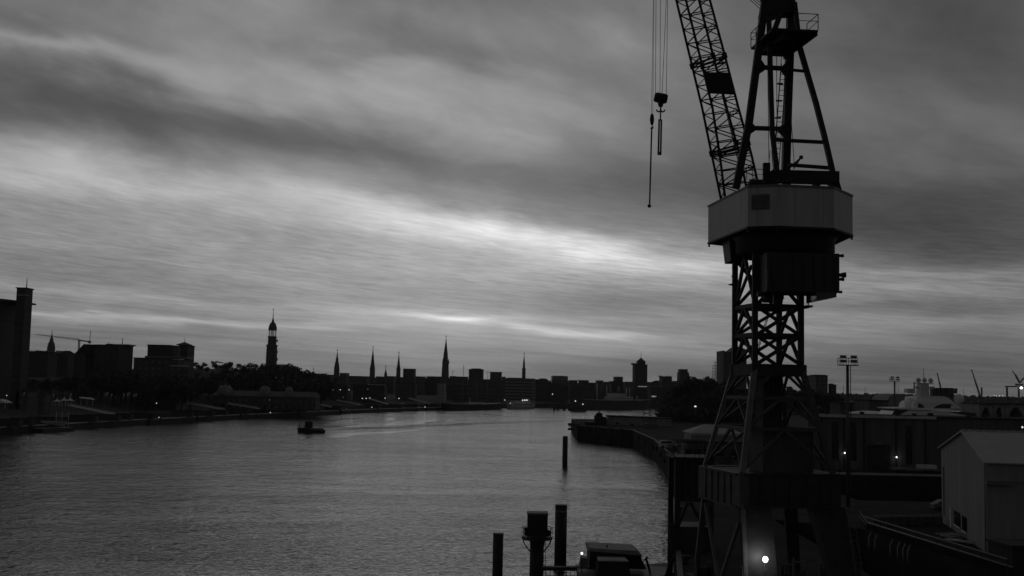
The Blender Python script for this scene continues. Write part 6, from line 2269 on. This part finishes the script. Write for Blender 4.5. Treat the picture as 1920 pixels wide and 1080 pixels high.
for i, Yb in enumerate((104, 118, 146, 170, 205, 240)):
    xq = None
    for (a, b) in zip(QX, QX[1:]):
        if a[1] <= Yb <= b[1]:
            xq = a[0] + (b[0] - a[0]) * (Yb - a[1]) / (b[1] - a[1])
    c = V(xq + .9, Yb, 6)
    tag(MB().lathe(c, [(.3, 0), (.24, .25), (.24, .5), (.42, .62), (.42, .75), (.2, .82)], 14).build('bollard', 'steel', org=c), 'dark mushroom bollard on the edge of the crane quay', 'bollard', 'bollards on the crane quay')

# clutter along the crane quay
def quay_x(Yb):
    for (a, b) in zip(QX, QX[1:]):
        if a[1] <= Yb <= b[1]:
            return a[0] + (b[0] - a[0]) * (Yb - a[1]) / (b[1] - a[1])


for i, Yb in enumerate((190, 206, 222, 238, 254, 270, 288, 306, 326, 346, 368, 392, 414)):
    c = V(quay_x(Yb) - .35, Yb, 3.6 + .4 * (i % 3))
    t = thing('tyre_fender', 'black tyre fender hung on the curved quay wall left of the crane', 'fender', c, 'tyre fenders on the quay wall')
    m = MB()
    for k in range(14):
        a0, a1 = 2 * math.pi * k / 14, 2 * math.pi * (k + 1) / 14
        m.tube(c + V(0, .6 * math.cos(a0), .6 * math.sin(a0)), c + V(0, .6 * math.cos(a1), .6 * math.sin(a1)), .2, n=8, caps=False)
    m.build('tyre', 'rubber', t)
    MB().tube(c + V(.1, 0, .5), V(c.x + .4, Yb, 6.1), .04, n=5).build('chain', 'rope', t)
for i, Yb in enumerate((214, 300, 385)):
    t = thing('quay_ladder', ['nearest iron ladder on the curved quay wall', 'middle iron ladder on the curved quay wall', 'farthest iron ladder on the curved quay wall'][i], 'ladder', V(quay_x(Yb) - .2, Yb, 0), 'iron ladders on the quay wall')
    m = MB()
    ladder(m, V(quay_x(Yb) - .22, Yb, -.5), V(quay_x(Yb) - .05, Yb, 6.3), .5, V(0, 1, 0), rung=.35, r=.05)
    m.build('rails_and_rungs', 'frame', t)
rq = random.Random(8)
STACK = [('stacked_pallets', 'wood', 'stack of timber pallets on the quay behind the landing tower', 34, 205), ('stacked_pallets', 'wood', 'taller stack of timber pallets by the curved quay edge', 42, 286),
         ('stacked_pallets', 'wood', 'small stack of timber pallets by the pale van', 47, 309)]
for i, (nm, mt_, lab, X, Yq) in enumerate(STACK):
    t = thing(nm, lab, 'pallets', V(X, Yq, 6))
    for k in range((6, 9, 4)[i]):
        m = MB().box(V(X + rq.uniform(-.08, .08), Yq + rq.uniform(-.08, .08), 6.002 + k * .16), 1.25, .9, .1, rq.uniform(-.1, .1))
        m.build('pallet', mt_, t)
for i, (X, Yq, rt_, lab) in enumerate(((47, 245, .2, 'dark open skip on the quay left of the dim shed'), (52, 320, -.3, 'dark open skip on the quay near the pale curved roof'))):
    t = thing('skip', lab, 'skip', V(X, Yq, 6))
    m = MB()
    ca, sa = math.cos(rt_), math.sin(rt_)
    f = lambda a, b, z: V(X + ca * a - sa * b, Yq + sa * a + ca * b, 6 + z)
    lo = [f(a, b, .15) for a, b in ((-1.3, -.8), (1.3, -.8), (1.3, .8), (-1.3, .8))]
    hi = [f(a, b, 1.5) for a, b in ((-2.0, -.9), (2.0, -.9), (2.0, .9), (-2.0, .9))]
    hi2 = [f(a, b, 1.5) for a, b in ((-1.9, -.8), (1.9, -.8), (1.9, .8), (-1.9, .8))]
    lo2 = [f(a, b, .3) for a, b in ((-1.2, -.7), (1.2, -.7), (1.2, .7), (-1.2, .7))]
    vs = lo + hi + hi2 + lo2
    fs = [(3, 2, 1, 0)] + [(k, (k + 1) % 4, 4 + (k + 1) % 4, 4 + k) for k in range(4)] + [(4 + k, 4 + (k + 1) % 4, 8 + (k + 1) % 4, 8 + k) for k in range(4)] + [(8 + k, 8 + (k + 1) % 4, 12 + (k + 1) % 4, 12 + k) for k in range(4)] + [(12, 13, 14, 15)]
    m.add(vs, fs)
    m.build('skip_body', 'steel2', t)
    for s_ in (-1, 1):
        MB().beam(f(0, s_ * .95, .5), f(0, s_ * .95, 1.4), .12).build('lifting_lug', 'steel', t)
# a parked car on the yard beside the dry dock
for i, (X, Yq, lab, mt_) in enumerate(((66, 158, 'dark parked car on the strip before the dry dock, left of the white workshop', 'steel2'), (60.5, 156, 'paler parked car beside the dark one on the strip before the dry dock', 'frame'))):
    t = thing('parked_car', lab, 'car', V(X, Yq, 6))
    c = V(X, Yq, 6)
    pr = [(-2.1, .35), (2.1, .35), (2.15, .75), (1.2, .92), (.6, 1.42), (-1.0, 1.45), (-1.75, .98), (-2.15, .85)]
    MB().slab([c + V(a, -.85, z) for a, z in pr], V(0, 1.7, 0)).build('body', mt_, t)
    MB().slab([c + V(a, -.87, z) for a, z in ((-1.3, 1.0), (.95, .98), (.5, 1.34), (-.95, 1.36))], V(0, 1.74, 0)).build('window', 'darkglass', t)
    for sx in (-1.3, 1.3):
        for sy in (-.8, .8):
            MB().tube(c + V(sx, sy - .09, .31), c + V(sx, sy + .09, .31), .31, n=14).build('wheel', 'rubber', t)

# ---------------------------------------------------------------- haze over the whole place
if HAZE:
    m = bpy.data.materials.new('haze')
    m.use_nodes = True
    m.node_tree.nodes.clear()
    vo = m.node_tree.nodes.new('ShaderNodeVolumePrincipled')
    vo.inputs['Color'].default_value = (.85, .85, .85, 1)
    vo.inputs['Density'].default_value = HAZE
    vo.inputs['Anisotropy'].default_value = .3
    oo = m.node_tree.nodes.new('ShaderNodeOutputMaterial')
    m.node_tree.links.new(vo.outputs[0], oo.inputs['Volume'])
    o = MB().box(V(0, 4200, -9), 19000, 10000, 139).build('haze', m)
    tag(o, 'faint pale haze over the river and town', 'haze', kind='stuff')
for o in ALL:
    for k_ in ('_o', '_h'):
        if k_ in o:
            del o[k_]
